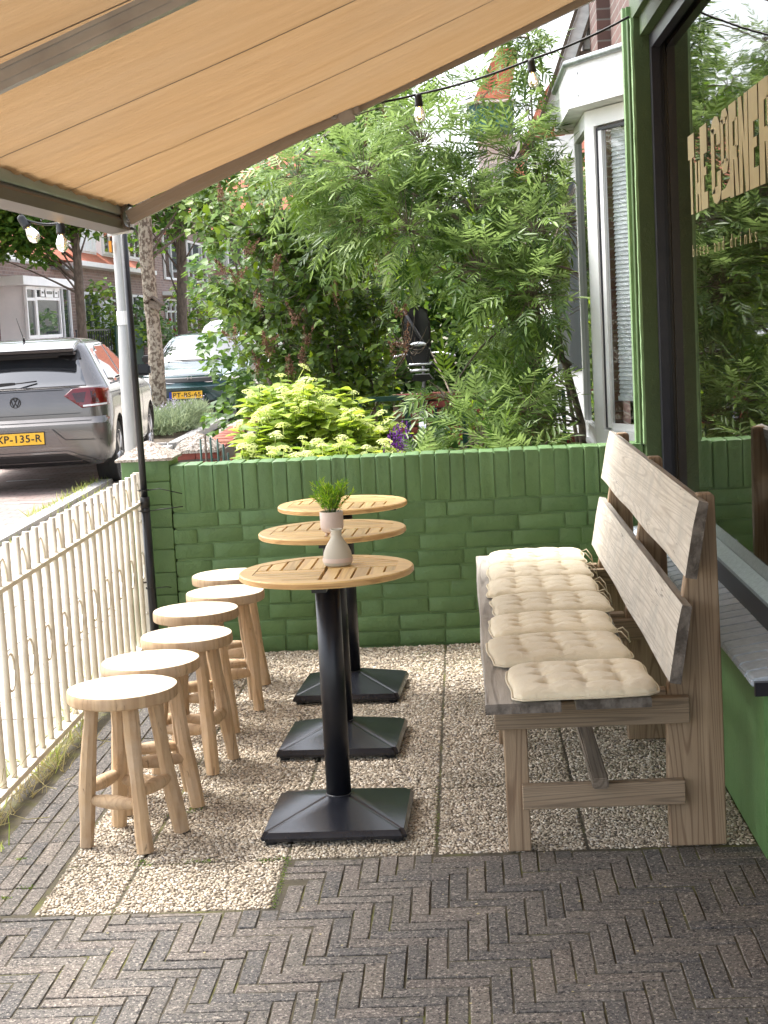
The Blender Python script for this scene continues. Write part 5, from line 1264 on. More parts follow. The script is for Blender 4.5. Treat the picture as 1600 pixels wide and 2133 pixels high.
bm = B(); tube(bm, [(-.46,12.92,1.15), (-.22,12.95,1.05), (-.215,12.96,.99)], .012, 6); tube(bm, [(-.45,12.92,1.5), (-.235,12.94,1.10)], .014, 6); obj('child_seat_frame', bm, bp, bk)
bm = B(); lathe(bm, [(.0,0), (.055,.006), (.07,.02), (.04,.035), (.001,.04)], (-.345,12.82,1.21), 16); obj('helmet', bm, lg, bk, True)
bm = B(); tube(bm, [(-.42,12.75,1.07), (-.26,12.75,1.07), (-.255,13.2,1.07)], .009, 6); tube(bm, [(-.42,12.75,1.07), (-.42,13.2,1.07)], .009, 6); tube(bm, [(-.42,12.77,1.02), (-.265,12.77,1.02)], .012, 6); obj('carrier', bm, lg, bk, True)
bm = B(); lathe(bm, [(.305,-.016), (.335,-.018), (.35,0), (.335,.018), (.305,.016)], seg=40, capb=False, capt=False); bm.transform(Matrix.Translation((-.34,13.0,.35)) @ Matrix.Rotation(PI/2, 4, 'Y')); wh = obj('wheel', bm, M['rubber'], bk, True)
bm = B()
for k in range(18): a = k*PI/9; tube(bm, [(-.34+.012*(-1)**k,13.0,.35), (-.34,13.0+.31*math.cos(a),.35+.31*math.sin(a))], .0015, 4)
obj('spokes', bm, ch, wh)
bm = B(); pts = [(-.34, 13.0+.37*math.cos(a), .35+.37*math.sin(a)) for a in np.linspace(.6,3.3,14)]
for k in range(len(pts)-1):
    a, b_ = Vector(pts[k]), Vector(pts[k+1]); bm.faces.new([bm.verts.new(p) for p in (a+Vector((-.028,0,0)), a+Vector((.028,0,0)), b_+Vector((.028,0,0)), b_+Vector((-.028,0,0)))])
obj('mudguard', bm, ch, bk, True)
bm = B(); tube(bm, [(-.34,13.0,.35), (-.34,13.42,.32), (-.34,13.28,.85), (-.34,13.0,.35)], .013, 8); tube(bm, [(-.34,13.42,.32), (-.34,13.9,.9), (-.34,13.3,.75)], .016, 8); tube(bm, [(-.34,13.95,1.1), (-.34,13.85,.75), (-.34,14.1,.35)], .015, 8); obj('frame', bm, bp, bk, True)
bm = B(); tube(bm, [(-.62,13.75,1.10), (-.5,13.9,1.13), (-.34,13.95,1.12), (-.18,13.9,1.13), (-.06,13.75,1.10)], .012, 8); obj('handlebar', bm, ch, bk, True)
bm = B(); prism(bm, [(-.43,.93), (-.40,.97), (-.28,.97), (-.25,.93), (-.34,.91)], 13.2, 13.45, 'y'); obj('saddle', bm, bp, bk)
bm = B(); lathe(bm, [(.305,-.016), (.335,-.018), (.35,0), (.335,.018), (.305,.016)], seg=40, capb=False, capt=False); bm.transform(Matrix.Translation((-.34,14.1,.35)) @ Matrix.Rotation(PI/2, 4, 'Y')); obj('wheel', bm, M['rubber'], bk, True)

# ------------------------------------------------------------------ lamp post
lp = thing('lamp_post', (-2.43,11.5,0), 'light grey metal lamp post in front of the silver car, with white sticker', 'lamp post')
lpm = simple('galvanised_post', (.50,.50,.48), .45, c2=(.36,.36,.35), sc=12, metal=.25, bst=.2, stretch=(1,1,.2))
bm = B(); lathe(bm, [(.064,0), (.062,.6), (.060,1.2), (.058,1.21), (.048,1.50), (.045,1.51), (.041,2.4), (.034,4.6)], (-2.43,11.5,-.02), 20); obj('post', bm, lpm, lp, angle=30)
bm = B(); lathe(bm, [(.0505,1.50), (.0505,1.60)], (-2.43,11.5,0), 20, capb=False, capt=False); obj('sticker', bm, M['white'], lp)
bm = B(); box(bm, -2.487,-2.47,11.43,11.46,2.02,2.10); om = simple('orange_tag', (.85,.33,.02), .6, bst=0); obj('tag', bm, om, lp)
bm = B(); lathe(bm, [(.0645,.30), (.0645,.75)], (-2.43,11.5,0), 20, capb=False, capt=False)
bmesh.ops.delete(bm, geom=[v for v in bm.verts if v.co.x < -2.41 or v.co.y > 11.50], context='VERTS'); obj('service_door', bm, lpm, lp)
bm = B(); tube(bm, [(-2.43,11.5,4.55), (-2.5,11.5,5.0), (-3.3,11.6,5.2)], .03, 8); lathe(bm, [(.02,0),(.12,.02),(.12,.08),(.03,.12)], (-3.35,11.6,5.15), 12); obj('lamp_head', bm, lpm, lp)

# ------------------------------------------------------------------ street trees
def trunk(t_, pts, rs, m, name='trunk'):
    bm = B(); n = len(pts)-1; P_ = []; R_ = []
    for k in range(n*6+1):
        u = k/(n*6)*n; i = min(int(u), n-1); f = u-i; P_.append(Vector(pts[i]).lerp(Vector(pts[i+1]), f)); R_.append((rs[i]*(1-f)+rs[i+1]*f)*random.uniform(.94,1.06))
    tube(bm, P_, R_, 14)
    for v in bm.verts: v.co += Vector((random.uniform(-.006,.006), random.uniform(-.006,.006), 0))
    return obj(name, bm, m, t_, True)
def crownlobes(c, rx, rz, n, r):
    out = []
    for _ in range(n):
        d = np.random.randn(3); d /= np.linalg.norm(d); s_ = random.uniform(.3,1); out.append((c[0]+d[0]*rx*s_, c[1]+d[1]*rx*s_, c[2]+d[2]*rz*s_, r*random.uniform(.7,1.2)))
    return out
t1 = blob('street_tree', (-4.35,22.5,0), crownlobes((-4.3,22.8,4.6),1.7,1.4,16,.55)+[(-3.7,22.6,3.35,.42),(-4.75,22.7,3.2,.30),(-3.25,22.9,3.5,.4),(-3.3,22.4,3.0,.26)], M['treeleaf'], 'street tree with mottled trunk and a wooden bird box, between the two parked cars', 'tree', .12, .6, trunk=.13, shell=.3)
trunk(t1, [(-4.36,22.5,-.02), (-4.33,22.5,1.2), (-4.37,22.5,2.4), (-4.33,22.5,4.3)], [.135,.110,.098,.075], M['bark'])
t2 = blob('street_tree', (-7.69,44,0), crownlobes((-7.4,44,6.0),2.6,2.0,18,.8)+[(-6.6,43,4.3,.6),(-7.4,43,4.2,.5),(-8.6,43.5,4.6,.7)], M['treeleaf'], 'far street tree with dark trunk beyond the dark green hatchback', 'tree', .2, .5, trunk=.2, shell=.3)
trunk(t2, [(-7.72,44,-.02), (-7.66,44,2.0), (-7.5,44,5)], [.17,.14,.11], M['bark2'])
t3 = blob('street_tree', (-7.39,31,0), crownlobes((-8.2,31,4.7),1.7,1.3,20,.6)+[(-8.7,31,3.35,.42),(-8.1,30.8,3.15,.42),(-7.5,30.8,3.55,.38),(-7.0,31,3.7,.42),(-8.0,31,3.6,.5),(-8.9,31,3.9,.6),(-9.2,31,3.1,.4),(-8.4,30.6,3.5,.5)], M['treeleaf'], 'street tree with brown trunk and dense leaves above the silver hatchback', 'tree', .14, 1.15, trunk=.16, shell=.3)
trunk(t3, [(-7.36,31,-.02), (-7.39,31,1.6), (-7.38,31,3.0), (-7.5,31,4.4)], [.115,.092,.08,.06], M['bark2'])
t4 = blob('street_tree', (-1.5,26,0), crownlobes((-1.5,25,4.2),.9,1.1,12,.55)+[(-1.1,24,3.9,.45)], M['treeleaf'], 'dark leafy tree crown showing between the awning arm and the feathery tree', 'tree', .14, .6, trunk=.16, shell=.35)
trunk(t4, [(-1.5,26,0), (-1.5,26,3.8)], [.16,.1], M['bark2'])
bb_ = thing('bird_box', (-4.28,22.33,1.75), 'small wooden bird box hanging on the mottled street tree trunk', 'bird box')
bm = B(); box(bm, -.08,.08,-.09,.06,0,.10); bm.transform(Matrix.Rotation(.35, 4, 'Y')); obj('box_body', bm, M['bench_long'], bb_, local=True)
bm = B(); prism(bm, [(-.12,.09), (.0,.17), (.15,.05), (.14,.03), (.0,.145), (-.11,.07)], -.13, .09, 'y'); obj('box_roof', bm, M['bark2'], bb_, local=True)

# ------------------------------------------------------------------ planted bed, verges, weeds
def tufts(name, pts, h, mat, label=None, cat='grass', w_=.006, n=14, spread=.05, lean=.5, parent=None):
    P, D, S = [], [], []
    for (x, y, z) in pts:
        for _ in range(n):
            P.append((x+random.gauss(0,spread), y+random.gauss(0,spread), z)); D.append((random.gauss(0,lean), random.gauss(0,lean), 1)); hh = h*random.uniform(.5,1.2); S.append((w_, hh, hh))
    P, D, S = map(np.array, (P, D, S)); tv = [(-.5,0,0), (.5,0,0), (.35,.5,.05), (-.35,.5,.05), (0,1,.25)]; tf = [(0,1,2,3), (3,2,4)]
    o = scatter(name, tv, tf, P, frames(D, np.random.randn(len(P),3)*[1,1,.1]), S, mat, parent, kind='stuff'); 
    if label and parent is None: tag(o, label, cat)
    return o
flat('planting_bed', [(-5.0,19.6), (-3.70,19.6), (-3.75,24.4), (-5.1,24.4)], .012, M['soil'])
bm = B()
for (a, b_) in (((-5.0,19.55),(-3.7,19.55)), ((-3.68,19.5),(-3.75,24.4))): seg(bm, a, b_, -.03, .06, 0, .10)
ek = obj('bed_edging', bm, M['kerb']); ek['kind'] = 'structure'
cpts = [(random.uniform(-4.75,-3.85), random.uniform(21.0,23.9), random.uniform(.02,.3)) for _ in range(420)]
tufts('catmint', cpts, .16, M['catmint'], 'grey green catmint mound in the bed between the parked cars', 'plant', .016, 26, .06, .8)
fp = [(random.uniform(-4.75,-3.9), random.uniform(21.6,23.9), random.uniform(.22,.34)) for _ in range(85)]; PP = []; 
for p in fp:
    for q in range(10): PP.append((p[0]+random.gauss(0,.012), p[1]+random.gauss(0,.02), p[2]+q*.014))
PP = np.array(PP); o = scatter('catmint_flowers', lt, lf, PP, frames(np.random.randn(len(PP),3)+[0,0,.6], np.random.randn(len(PP),3)), np.full(len(PP), .020), M['lav'], kind='stuff'); tag(o, 'lilac coloured flower spikes rising from the catmint mound', 'flowers')
tufts('verge_grass', [(-3.16-.035*(y-3.5)+random.gauss(0,.05), y, -.02) for y in np.arange(12.6,15.4,.09)], .10, M['grass'], 'strip of pale green grass along the kerb near the silver car wheel', 'grass', .008, 16, .06)
tufts('kerb_weeds', [(-3.08-.035*(y-3.5)+random.gauss(0,.03), y, -.015) for y in np.arange(6,12,.17)], .06, M['grass'], 'small scattered weeds along the kerb beside the pavement tiles', 'weeds', .006, 10, .03)
wp = [(-1.475+random.gauss(0,.03), y, -.01) for y in np.arange(3.8,6.8,.045) if random.random() > .25]
tufts('fence_weeds', wp, .085, M['straw'], 'dry grass and weeds growing along the foot of the cream fence', 'weeds', .0035, 12, .025, .7)
tufts('fence_grass', [(-1.52+random.gauss(0,.05), y, -.01) for y in np.arange(3.8,6.8,.07) if random.random() > .3], .16, M['grass'], 'greener grass tufts on the street side of the cream fence', 'grass', .004, 10, .03, .5)
bm = B()
for _ in range(14):
    x, y = -1.47, random.uniform(4.3,5.9); a = Vector((x,y,.0)); d = Vector((random.uniform(.03,.16), random.uniform(-.2,.2), random.uniform(.03,.16))); tube(bm, [a, a+d*.5+Vector((0,0,.05)), a+d, a+d*1.5-Vector((0,0,.02))], .0012, 4, False)
tag(obj('grass_stalks', bm, M['straw']), 'thin dry grass stalks arching out under the bottom fence rail', 'grass', kind='stuff')
CLV = [(0,0,0), (-.5,.5,.05), (0,1,0), (.5,.5,.05)]; CLF = [(0,3,2,1)]
def moss(name, pts, label, sz=.004, n=45, sp=.012):
    P = np.array([(x+random.gauss(0,sp), y+random.gauss(0,sp*.5), -.002+random.random()*.004) for x, y in pts for _ in range(n)]); D = np.random.randn(len(P),3)+[0,0,.8]
    o = scatter(name, CLV, CLF, P, frames(D, np.random.randn(len(P),3)), np.random.uniform(.6,1.4,len(P))*sz, M['shrubleaf'], kind='stuff'); tag(o, label, 'moss')
moss('weed_patch', [(-.885,4.63),(-.87,4.66),(-.925,4.60),(-.93,4.165),(-.94,4.20),(-.80,4.185),(-.76,4.185),(-.60,4.17),(-1.22,4.02),(-1.30,4.25),(-1.26,3.95),(-.55,4.185)], 'small green weeds in the slab joints around the front stool')
moss('moss_patch', [(.05+random.gauss(0,.25), 6.55+random.gauss(0,.12)) for _ in range(60)], 'thin green moss on the aggregate slabs in front of the green wall', .0028, 26, .03)
moss('joint_moss', [(-.535+random.gauss(0,.002), y) for y in np.arange(3.82,4.16,.02)], 'green moss line where dark clinkers meet the pale aggregate slab', .0028, 18, .004)
moss('joint_moss', [(-.135+random.gauss(0,.002), y) for y in np.arange(4.25,4.8,.03)], 'moss in the slab joint right of the nearest table base', .0024, 12, .004)
# fallen petals and leaf bits
P = np.array([(random.uniform(-1.2,.7), random.uniform(3.1,4.3) if random.random() < .6 else random.uniform(6.2,6.9), .0035) for _ in range(130)]); o = scatter('leaf_litter', CLV, CLF, P, frames(np.random.randn(130,3)*[1,1,.05], np.random.randn(130,3)*.1+[0,0,1]), np.random.uniform(.003,.009,130), M['straw'], kind='stuff'); tag(o, 'tiny dry petals and leaf scraps scattered on the paving', 'litter')

# ------------------------------------------------------------------ cars
class Body:
    def __init__(s, rows, L_, rb=.06, fb=.16, nr=10, nc=9, ns=34):
        s.rows = rows; s.z = [r[0] for r in rows]; s.H = []
        s.nr, s.nc, s.ns = nr, nc, ns
        for (z, yr, yf, w_, rr, rf) in rows:
            p = []
            for k in range(nr): x = (w_-rr)*k/nr; p.append((x, yr+rb*(x/w_)**2))
            yb = yr+rb*((w_-rr)/w_)**2
            for k in range(nc): a = PI/2*k/(nc-1); p.append((w_-rr+rr*math.sin(a), yb+rr*1.35*(1-math.cos(a))))
            ya = yb+rr*1.35; yd = yf-fb*((w_-rf)/w_)**2-rf*1.5
            for k in range(1, ns): u = k/ns; p.append((w_-.02*w_*(2*u-1)**2*0, ya+(yd-ya)*u))
            for k in range(nc): a = PI/2*k/(nc-1); p.append((w_-rf+rf*math.cos(a), yd+rf*1.5*math.sin(a)))
            for k in range(nr-1, -1, -1): x = (w_-rf)*k/nr; p.append((x, yf-fb*(x/w_)**2))
            s.H.append(np.array(p))
        s.n = len(s.H[0])
    def lerp(s, z):
        z = min(max(z, s.z[0]), s.z[-1]-1e-6); j = max(i for i in range(len(s.z)-1) if s.z[i] <= z); f = (z-s.z[j])/(s.z[j+1]-s.z[j]); return s.H[j]*(1-f)+s.H[j+1]*f
    def rear(s, x, z, o=0):
        h = s.lerp(z); m = s.nr+s.nc; y = np.interp(abs(x), h[:m,0], h[:m,1]); return Vector((x, y-o, z))
    def front(s, x, z, o=0):
        h = s.lerp(z); m = s.nr+s.nc; y = np.interp(abs(x), h[::-1][:m,0], h[::-1][:m,1]); return Vector((x, y+o, z))
    def side(s, y, z, o=0, sg=1):
        h = s.lerp(z); k = np.argsort(h[:,1]); x = np.interp(y, h[k,1], h[k,0]); return Vector((sg*(x+o), y, z))
    def mesh(s):
        bm = B(); R_ = []
        for z, h in zip(s.z, s.H):
            R_.append([bm.verts.new((x,y,z)) for x,y in h]+[bm.verts.new((-x,y,z)) for x,y in h[::-1][1:-1]])
        n = len(R_[0])
        for i in range(len(R_)-1):
            for k in range(n): bm.faces.new((R_[i][k], R_[i][(k+1)%n], R_[i+1][(k+1)%n], R_[i+1][k]))
        bm.faces.new(R_[0][::-1]); bm.faces.new(R_[-1]); return bm
def patch(poly, fn, o, st=.05, th=.006):
    bm = B(); f = bm.faces.new([bm.verts.new((u, v, 0)) for u, v in poly])
    us = [p[0] for p in poly]; vs_ = [p[1] for p in poly]
    for ax, lo, hi in ((0, min(us), max(us)), (1, min(vs_), max(vs_))):
        for c in np.arange(math.floor(lo/st)*st+st, hi, st):
            co, no = [0,0,0], [0,0,0]; co[ax] = c; no[ax] = 1; bmesh.ops.bisect_plane(bm, geom=bm.verts[:]+bm.edges[:]+bm.faces[:], plane_co=co, plane_no=no)
    r = bmesh.ops.extrude_face_region(bm, geom=bm.faces[:]); top = [g for g in r['geom'] if isinstance(g, bmesh.types.BMVert)]; ts = set(top)
    for v in bm.verts: v.co = fn(v.co.x, v.co.y, o if v in ts else o-th)
    bmesh.ops.recalc_face_normals(bm, faces=bm.faces[:]); return bm
def sub_cyl(me, cyls):
    o = bpy.data.objects.new('tmp_body', me); col.objects.link(o); cs = []
    for (y, z, r, x0, x1) in cyls:
        bm = B(); lathe(bm, [(r, x0), (r, x1)], seg=36); bm.transform(Matrix.Translation((0,y,z)) @ Matrix.Rotation(PI/2, 4, 'Y')); bmesh.ops.recalc_face_normals(bm, faces=bm.faces[:])
        m = bpy.data.meshes.new('tmp_cut'); bm.to_mesh(m); bm.free(); c = bpy.data.objects.new('tmp_cut', m); col.objects.link(c); cs.append(c); md = o.modifiers.new('b', 'BOOLEAN'); md.object = c; md.operation = 'DIFFERENCE'; md.solver = 'EXACT'
    dg = bpy.context.evaluated_depsgraph_get(); out = bpy.data.meshes.new_from_object(o.evaluated_get(dg)); bpy.data.objects.remove(o)
    for c in cs: bpy.data.objects.remove(c)
    return out
def carpaint(name, c, rough=.28, metal=.6, c2=None):
    t = NT(name); cc = t.ramp(t.noise(t.coord('Object', (1,1,1), rand=False), 2.5, 4), [(.3, c), (.7, c2 or tuple(x*.88 for x in c))]); t.fin(cc, rough, None, metal, .5, .8); return t.m
cg = glassmat('car_glass', (.02,.022,.025), 2.5); tyre = simple('tyre', (.018,.018,.018), .75, bs=80, bst=.3); alloy = simple('alloy', (.50,.50,.52), .3, metal=.8, bst=0); blk = simple('car_black_trim', (.014,.014,.015), .5, bst=.1)
redl = simple('tail_light', (.15,.003,.008), .15, coat=.8, bst=0, c2=(.11,.003,.006)); redd = simple('tail_light_dark', (.04,.002,.004), .15, coat=.8, bst=0); whl = simple('head_light', (.75,.78,.80), .15, coat=.8, bst=0)
ypl = simple('yellow_plate', (.85,.50,.035), .45, c2=(.80,.46,.03), bst=0); blu = simple('plate_blue', (.02,.05,.35), .5, bst=0); chrm = simple('chrome_trim', (.72,.72,.74), .15, metal=1, bst=0)
def wheel(par, x, y, z, r, w_, sg, spokes=5):
    bm = B(); lathe(bm, [(r*.66,-w_/2), (r*.93,-w_/2), (r,-w_*.36), (r,w_*.36), (r*.93,w_/2), (r*.66,w_/2)], seg=40); m = Matrix.Translation((x,y,z)) @ Matrix.Rotation(PI/2*sg, 4, 'Y'); bm.transform(m); wo_ = obj('wheel', bm, tyre, par, local=True, angle=40)
    bm = B(); lathe(bm, [(r*.66,w_/2-.01), (r*.68,w_/2+.002), (r*.62,w_/2-.004), (r*.60,w_/2-.05)], seg=40, capt=False, capb=False)
    for k in range(spokes):
        a = k*2*PI/spokes
        for da in (-.17, .17):
            p0, p1 = Vector((.045*math.cos(a), .045*math.sin(a), w_/2-.006)), Vector((r*.63*math.cos(a+da), r*.63*math.sin(a+da), w_/2-.006)); tube(bm, [p0, p1], [.019, .014], 5)
    lathe(bm, [(.05,w_/2-.02), (.045,w_/2)], seg=16); bm.transform(m); obj('rim', bm, alloy, wo_, local=True, angle=40)
    bm = B(); lathe(bm, [(r*.655,w_/2-.065), (r*.655,w_/2-.06)], seg=30); bm.transform(m); obj('brake_shade', bm, blk, wo_, local=True)
def plate(par, c, txt, rotm, w_=.52, h=.11, eu=False):
    bm = B(); box(bm, -w_/2-.008, w_/2+.008, -.006, -.0005, -h/2-.008, h/2+.008); bm.transform(Matrix.Translation(c) @ rotm); pf = obj('plate_frame', bm, blk, par, local=True)
    bm = B(); box(bm, -w_/2, w_/2, -.010, -.0065, -h/2, h/2); bm.transform(Matrix.Translation(c) @ rotm); obj('plate', bm, ypl, pf, local=True)
    bm = B(); box(bm, -w_/2, -w_/2+.042, -.0115, -.0101, -h/2, h/2); bm.transform(Matrix.Translation(c) @ rotm); obj('plate_band', bm, blu, pf, local=True)
    me = text_mesh(txt, .098, .0006, .0012, 1.08); bb = [v.co.x for v in me.vertices]; sx = (w_-.085)/(max(bb)-min(bb)); me.transform(Matrix.Translation(c) @ rotm @ Matrix.Translation((.02,-.0120,0)) @ Matrix.Rotation(PI/2, 4, 'X') @ Matrix.Diagonal((sx,1,1,1))); obj('plate_letters', me, blk, pf, local=True)

# silver hatchback seen from behind
c1 = thing('parked_car', (-4.215,14.75,-.028), 'silver grey hatchback seen from behind with yellow number plate and red tail lights', 'car')
rows = [(.24,.14,3.90,.78,.10,.2),(.29,.06,3.98,.84,.12,.25),(.35,.02,4.03,.865,.15,.28),(.45,.0,4.05,.875,.17,.3),(.58,-.005,4.05,.877,.18,.3),(.64,.0,4.04,.877,.18,.3),(.675,.035,4.03,.877,.19,.3),(.70,.06,4.02,.877,.2,.3),(.80,.065,3.98,.874,.2,.3),(.86,.075,3.90,.868,.2,.3),(.90,.085,3.70,.862,.2,.28),(.94,.095,3.40,.852,.2,.26),(.975,.105,3.05,.838,.2,.24),(.985,.125,2.98,.832,.2,.22),(1.0,.14,2.93,.822,.19,.2),(1.1,.22,2.72,.765,.17,.18),(1.2,.30,2.50,.71,.15,.16),(1.3,.39,2.25,.655,.14,.15),(1.36,.42,2.05,.62,.14,.15),(1.40,.46,1.90,.585,.15,.15),(1.43,.60,1.70,.52,.16,.16),(1.445,.80,1.52,.43,.16,.16),(1.452,1.0,1.4,.30,.14,.14)]
bd = Body(rows, 4.05); bm = bd.mesh(); me = bpy.data.meshes.new('body'); bm.to_mesh(me); bm.free()
me = sub_cyl(me, [(.73,.315,.375,-1,-.60), (.73,.315,.375,.60,1), (3.28,.315,.375,-1,-.60), (3.28,.315,.375,.60,1)])
silver = carpaint('silver_paint', (.165,.155,.150), .24, .6); obj('body', me, silver, c1, local=True, angle=28)
rw = obj('rear_window', patch([(-.66,.995), (.66,.995), (.60,1.16), (.54,1.33), (-.54,1.33), (-.60,1.16)], bd.rear, .005), cg, c1, True, local=True)
bm = B(); prism(bm, [(.20,1.345), (.23,1.315), (.55,1.33), (.75,1.425), (.55,1.428), (.30,1.385)], -.56, .56, 'x'); bmesh.ops.bevel(bm, geom=bm.edges[:], offset=.01, segments=2, affect='EDGES'); obj('roof_spoiler', bm, silver, c1, local=True, angle=40)
bm = B(); prism(bm, [(.235,1.310), (.26,1.285), (.45,1.29), (.45,1.312)], -.55, .55, 'x'); obj('spoiler_underside', bm, blk, c1, local=True)
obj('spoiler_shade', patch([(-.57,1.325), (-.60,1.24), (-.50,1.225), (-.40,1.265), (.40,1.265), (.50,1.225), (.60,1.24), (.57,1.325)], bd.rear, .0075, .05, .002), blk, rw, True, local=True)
bm = B(); prism(bm, [(-.30,1.005), (.0,1.03), (.0,1.052), (-.03,1.055), (-.30,1.048)], .105, .13, 'y'); tube(bm, [(0,.115,1.042), (.2,.16,1.055)], .007, 6); obj('rear_wiper', bm, blk, rw, local=True)
TL = [(.455,.905), (.53,.965), (.60,.978), (.845,.965), (.86,.80), (.62,.785)]
for sg in (-1, 1):
    fl = [(sg*a, b_) for a, b_ in TL]; fl = fl if sg > 0 else fl[::-1]
    tl = obj('tail_light', patch(fl, bd.rear, .008, .03), redl, c1, True, local=True)
    q = [(.53,.925), (.66,.935), (.64,.84), (.57,.84)]; q = [(sg*a, b_) for a, b_ in q]; obj('lamp_segment', patch(q if sg > 0 else q[::-1], bd.rear, .0105, .03, .002), redd, tl, local=True)
    q = [(.70,.94), (.74,.94), (.78,.83), (.72,.83)]; q = [(sg*a, b_) for a, b_ in q]; obj('lamp_segment', patch(q if sg > 0 else q[::-1], bd.rear, .0105, .03, .002), redd, tl, local=True)
    q = [(.63,.812), (.84,.822), (.84,.805), (.63,.795)]; q = [(sg*a, b_) for a, b_ in q]; obj('reversing_light', patch(q if sg > 0 else q[::-1], bd.rear, .0105, .03, .002), whl, tl, local=True)
    S_ = lambda y, z, o, sg=sg: bd.side(y, z, o, sg)
    for pl_ in ([(.62,1.03), (.80,1.30), (1.05,1.365), (1.52,1.375), (1.50,1.01), (.95,.995)], [(1.57,1.01), (1.59,1.375), (1.95,1.355), (2.42,1.16), (2.62,1.02)]):
        obj('side_window', patch(pl_, S_, .004), cg, c1, True, local=True)
    obj('window_trim', patch([(.60,.985), (2.66,1.0), (2.66,1.012), (.60,.997)], S_, .008, .1), blk, c1, local=True)
    for yy in (1.54, 2.62, .98): obj('door_seam', patch([(yy-.004,.36), (yy+.004,.36), (yy+.004,.985), (yy-.004,.985)], S_, .0015, .1, .003), blk, c1, local=True)
    obj('sill_trim', patch([(1.15,.245), (2.85,.245), (2.85,.29), (1.15,.29)], S_, .012, .1), silver, c1, local=True)
    obj('door_crease', patch([(.35,.905), (2.9,.885), (2.9,.893), (.35,.915)], S_, .003, .1, .004), blk, c1, local=True)
    for yy in (1.02, 2.0): obj('door_handle', patch([(yy,.855), (yy+.2,.855), (yy+.2,.88), (yy,.88)], S_, .03, .1, .02), silver, c1, local=True)
    bm = B(); prism(bm, [(2.42,1.0), (2.55,.99), (2.56,1.10), (2.44,1.12)], .84*sg, 1.0*sg, 'x'); bmesh.ops.bevel(bm, geom=bm.edges[:], offset=.02, segments=2, affect='EDGES'); obj('mirror', bm, blk, c1, local=True)
    for yy in (.73, 3.28): wheel(c1, sg*.755, yy, .315, .313, .2, sg)
obj('bumper_diffuser', patch([(-.66,.245), (.66,.245), (.56,.315), (.44,.365), (-.44,.365), (-.56,.315)], bd.rear, .006), blk, c1, local=True)
obj('diffuser_trim', patch([(-.46,.368), (.46,.368), (.585,.318), (.74,.262), (.74,.280), (.59,.340), (.47,.388), (-.47,.388), (-.59,.340), (-.74,.280), (-.74,.262), (-.585,.318)], bd.rear, .010), silver, c1, local=True)
obj('plate_recess', patch([(-.42,.445), (.42,.445), (.34,.60), (-.34,.60)], bd.rear, .0015, .06, .002), carpaint('silver_paint_recess', (.165,.155,.150), .3, .6), c1, local=True)
obj('bumper_crease', patch([(.345,.605), (.46,.50), (.80,.49), (.80,.482), (.455,.492), (.335,.600)], bd.rear, .003, .06, .004), blk, c1, local=True)
for z, x in ((.962,.455), (.668,.80)): obj('hatch_seam', patch([(-x,z-.004), (x,z-.004), (x,z+.004), (-x,z+.004)], bd.rear, .0015, .1, .003), blk, c1, local=True)
obj('hatch_seam', patch([(-.60,.735), (.60,.735), (.60,.741), (-.60,.741)], bd.rear, .0015, .1, .003), blk, c1, local=True)
I4 = Matrix.Identity(4)
plate(c1, Vector((0,-.004,.523)), 'XP-135-R', I4)
# round badge: ring with V over W
em = thing_parent = None
bm = B(); R0 = .052; yb = bd.rear(0,.865).y-.010
for k in range(40):
    a0, a1 = 2*PI*k/40, 2*PI*(k+1)/40; q = [(R0*math.cos(a0), R0*math.sin(a0)), (R0*math.cos(a1), R0*math.sin(a1)), (R0*.84*math.cos(a1), R0*.84*math.sin(a1)), (R0*.84*math.cos(a0), R0*.84*math.sin(a0))]
    prism(bm, [(x, z+.865) for x, z in q], yb, yb+.006, 'y')
def stroke(bm, p, q, w_, yb, z0, s=1):
    p, q = Vector(p), Vector(q); d = (q-p).normalized(); n_ = Vector((-d.y, d.x))*w_/2; prism(bm, [(a.x*s, a.y*s+z0) for a in (p-n_, q-n_, q+n_, p+n_)], yb, yb+.0055, 'y')
for p, q in (((-.019,.042),(0,.004)), ((.019,.042),(0,.004)), ((-.038,.022),(-.017,-.038)), ((-.017,-.038),(0,-.002)), ((0,-.002),(.017,-.038)), ((.017,-.038),(.038,.022))): stroke(bm, p, q, .0085, yb, .865)
obj('badge', bm, chrm if False else blk, c1, local=True)
bm = B(); tube(bm, [(.02,.62,1.435), (.02,.60,1.47)], .012, 8); tube(bm, [(.02,.60,1.46), (-.015,.50,1.66)], [.005,.002], 6); obj('antenna', bm, blk, c1, local=True)
c1.rotation_euler = (0,0,.075)

# dark green hatchback facing the camera
c2 = thing('parked_car', (-4.36,24.75,-.028), 'dark green older hatchback facing the camera with narrow grille and yellow plate', 'car')
rows2 = [(.18,.10,4.0,.76,.12,.2),(.26,.02,4.08,.82,.15,.28),(.36,0,4.12,.84,.18,.32),(.48,0,4.15,.845,.2,.34),(.56,.02,4.15,.845,.2,.34),(.60,.04,4.11,.845,.2,.34),(.68,.05,4.08,.842,.2,.34),(.74,.06,4.03,.838,.2,.34),(.80,.07,3.86,.832,.2,.34),(.84,.08,3.62,.826,.2,.32),(.88,.10,3.30,.818,.2,.28),(.915,.12,3.05,.81,.2,.24),(.935,.14,2.96,.80,.2,.2),(1.05,.28,2.75,.74,.2,.18),(1.18,.42,2.48,.68,.18,.17),(1.28,.55,2.25,.63,.17,.16),(1.34,.68,2.05,.58,.16,.16),(1.375,.9,1.85,.50,.16,.16),(1.39,1.1,1.6,.35,.15,.15)]
b2 = Body(rows2, 4.15, .05, .20); bm = b2.mesh(); me = bpy.data.meshes.new('body'); bm.to_mesh(me); bm.free()
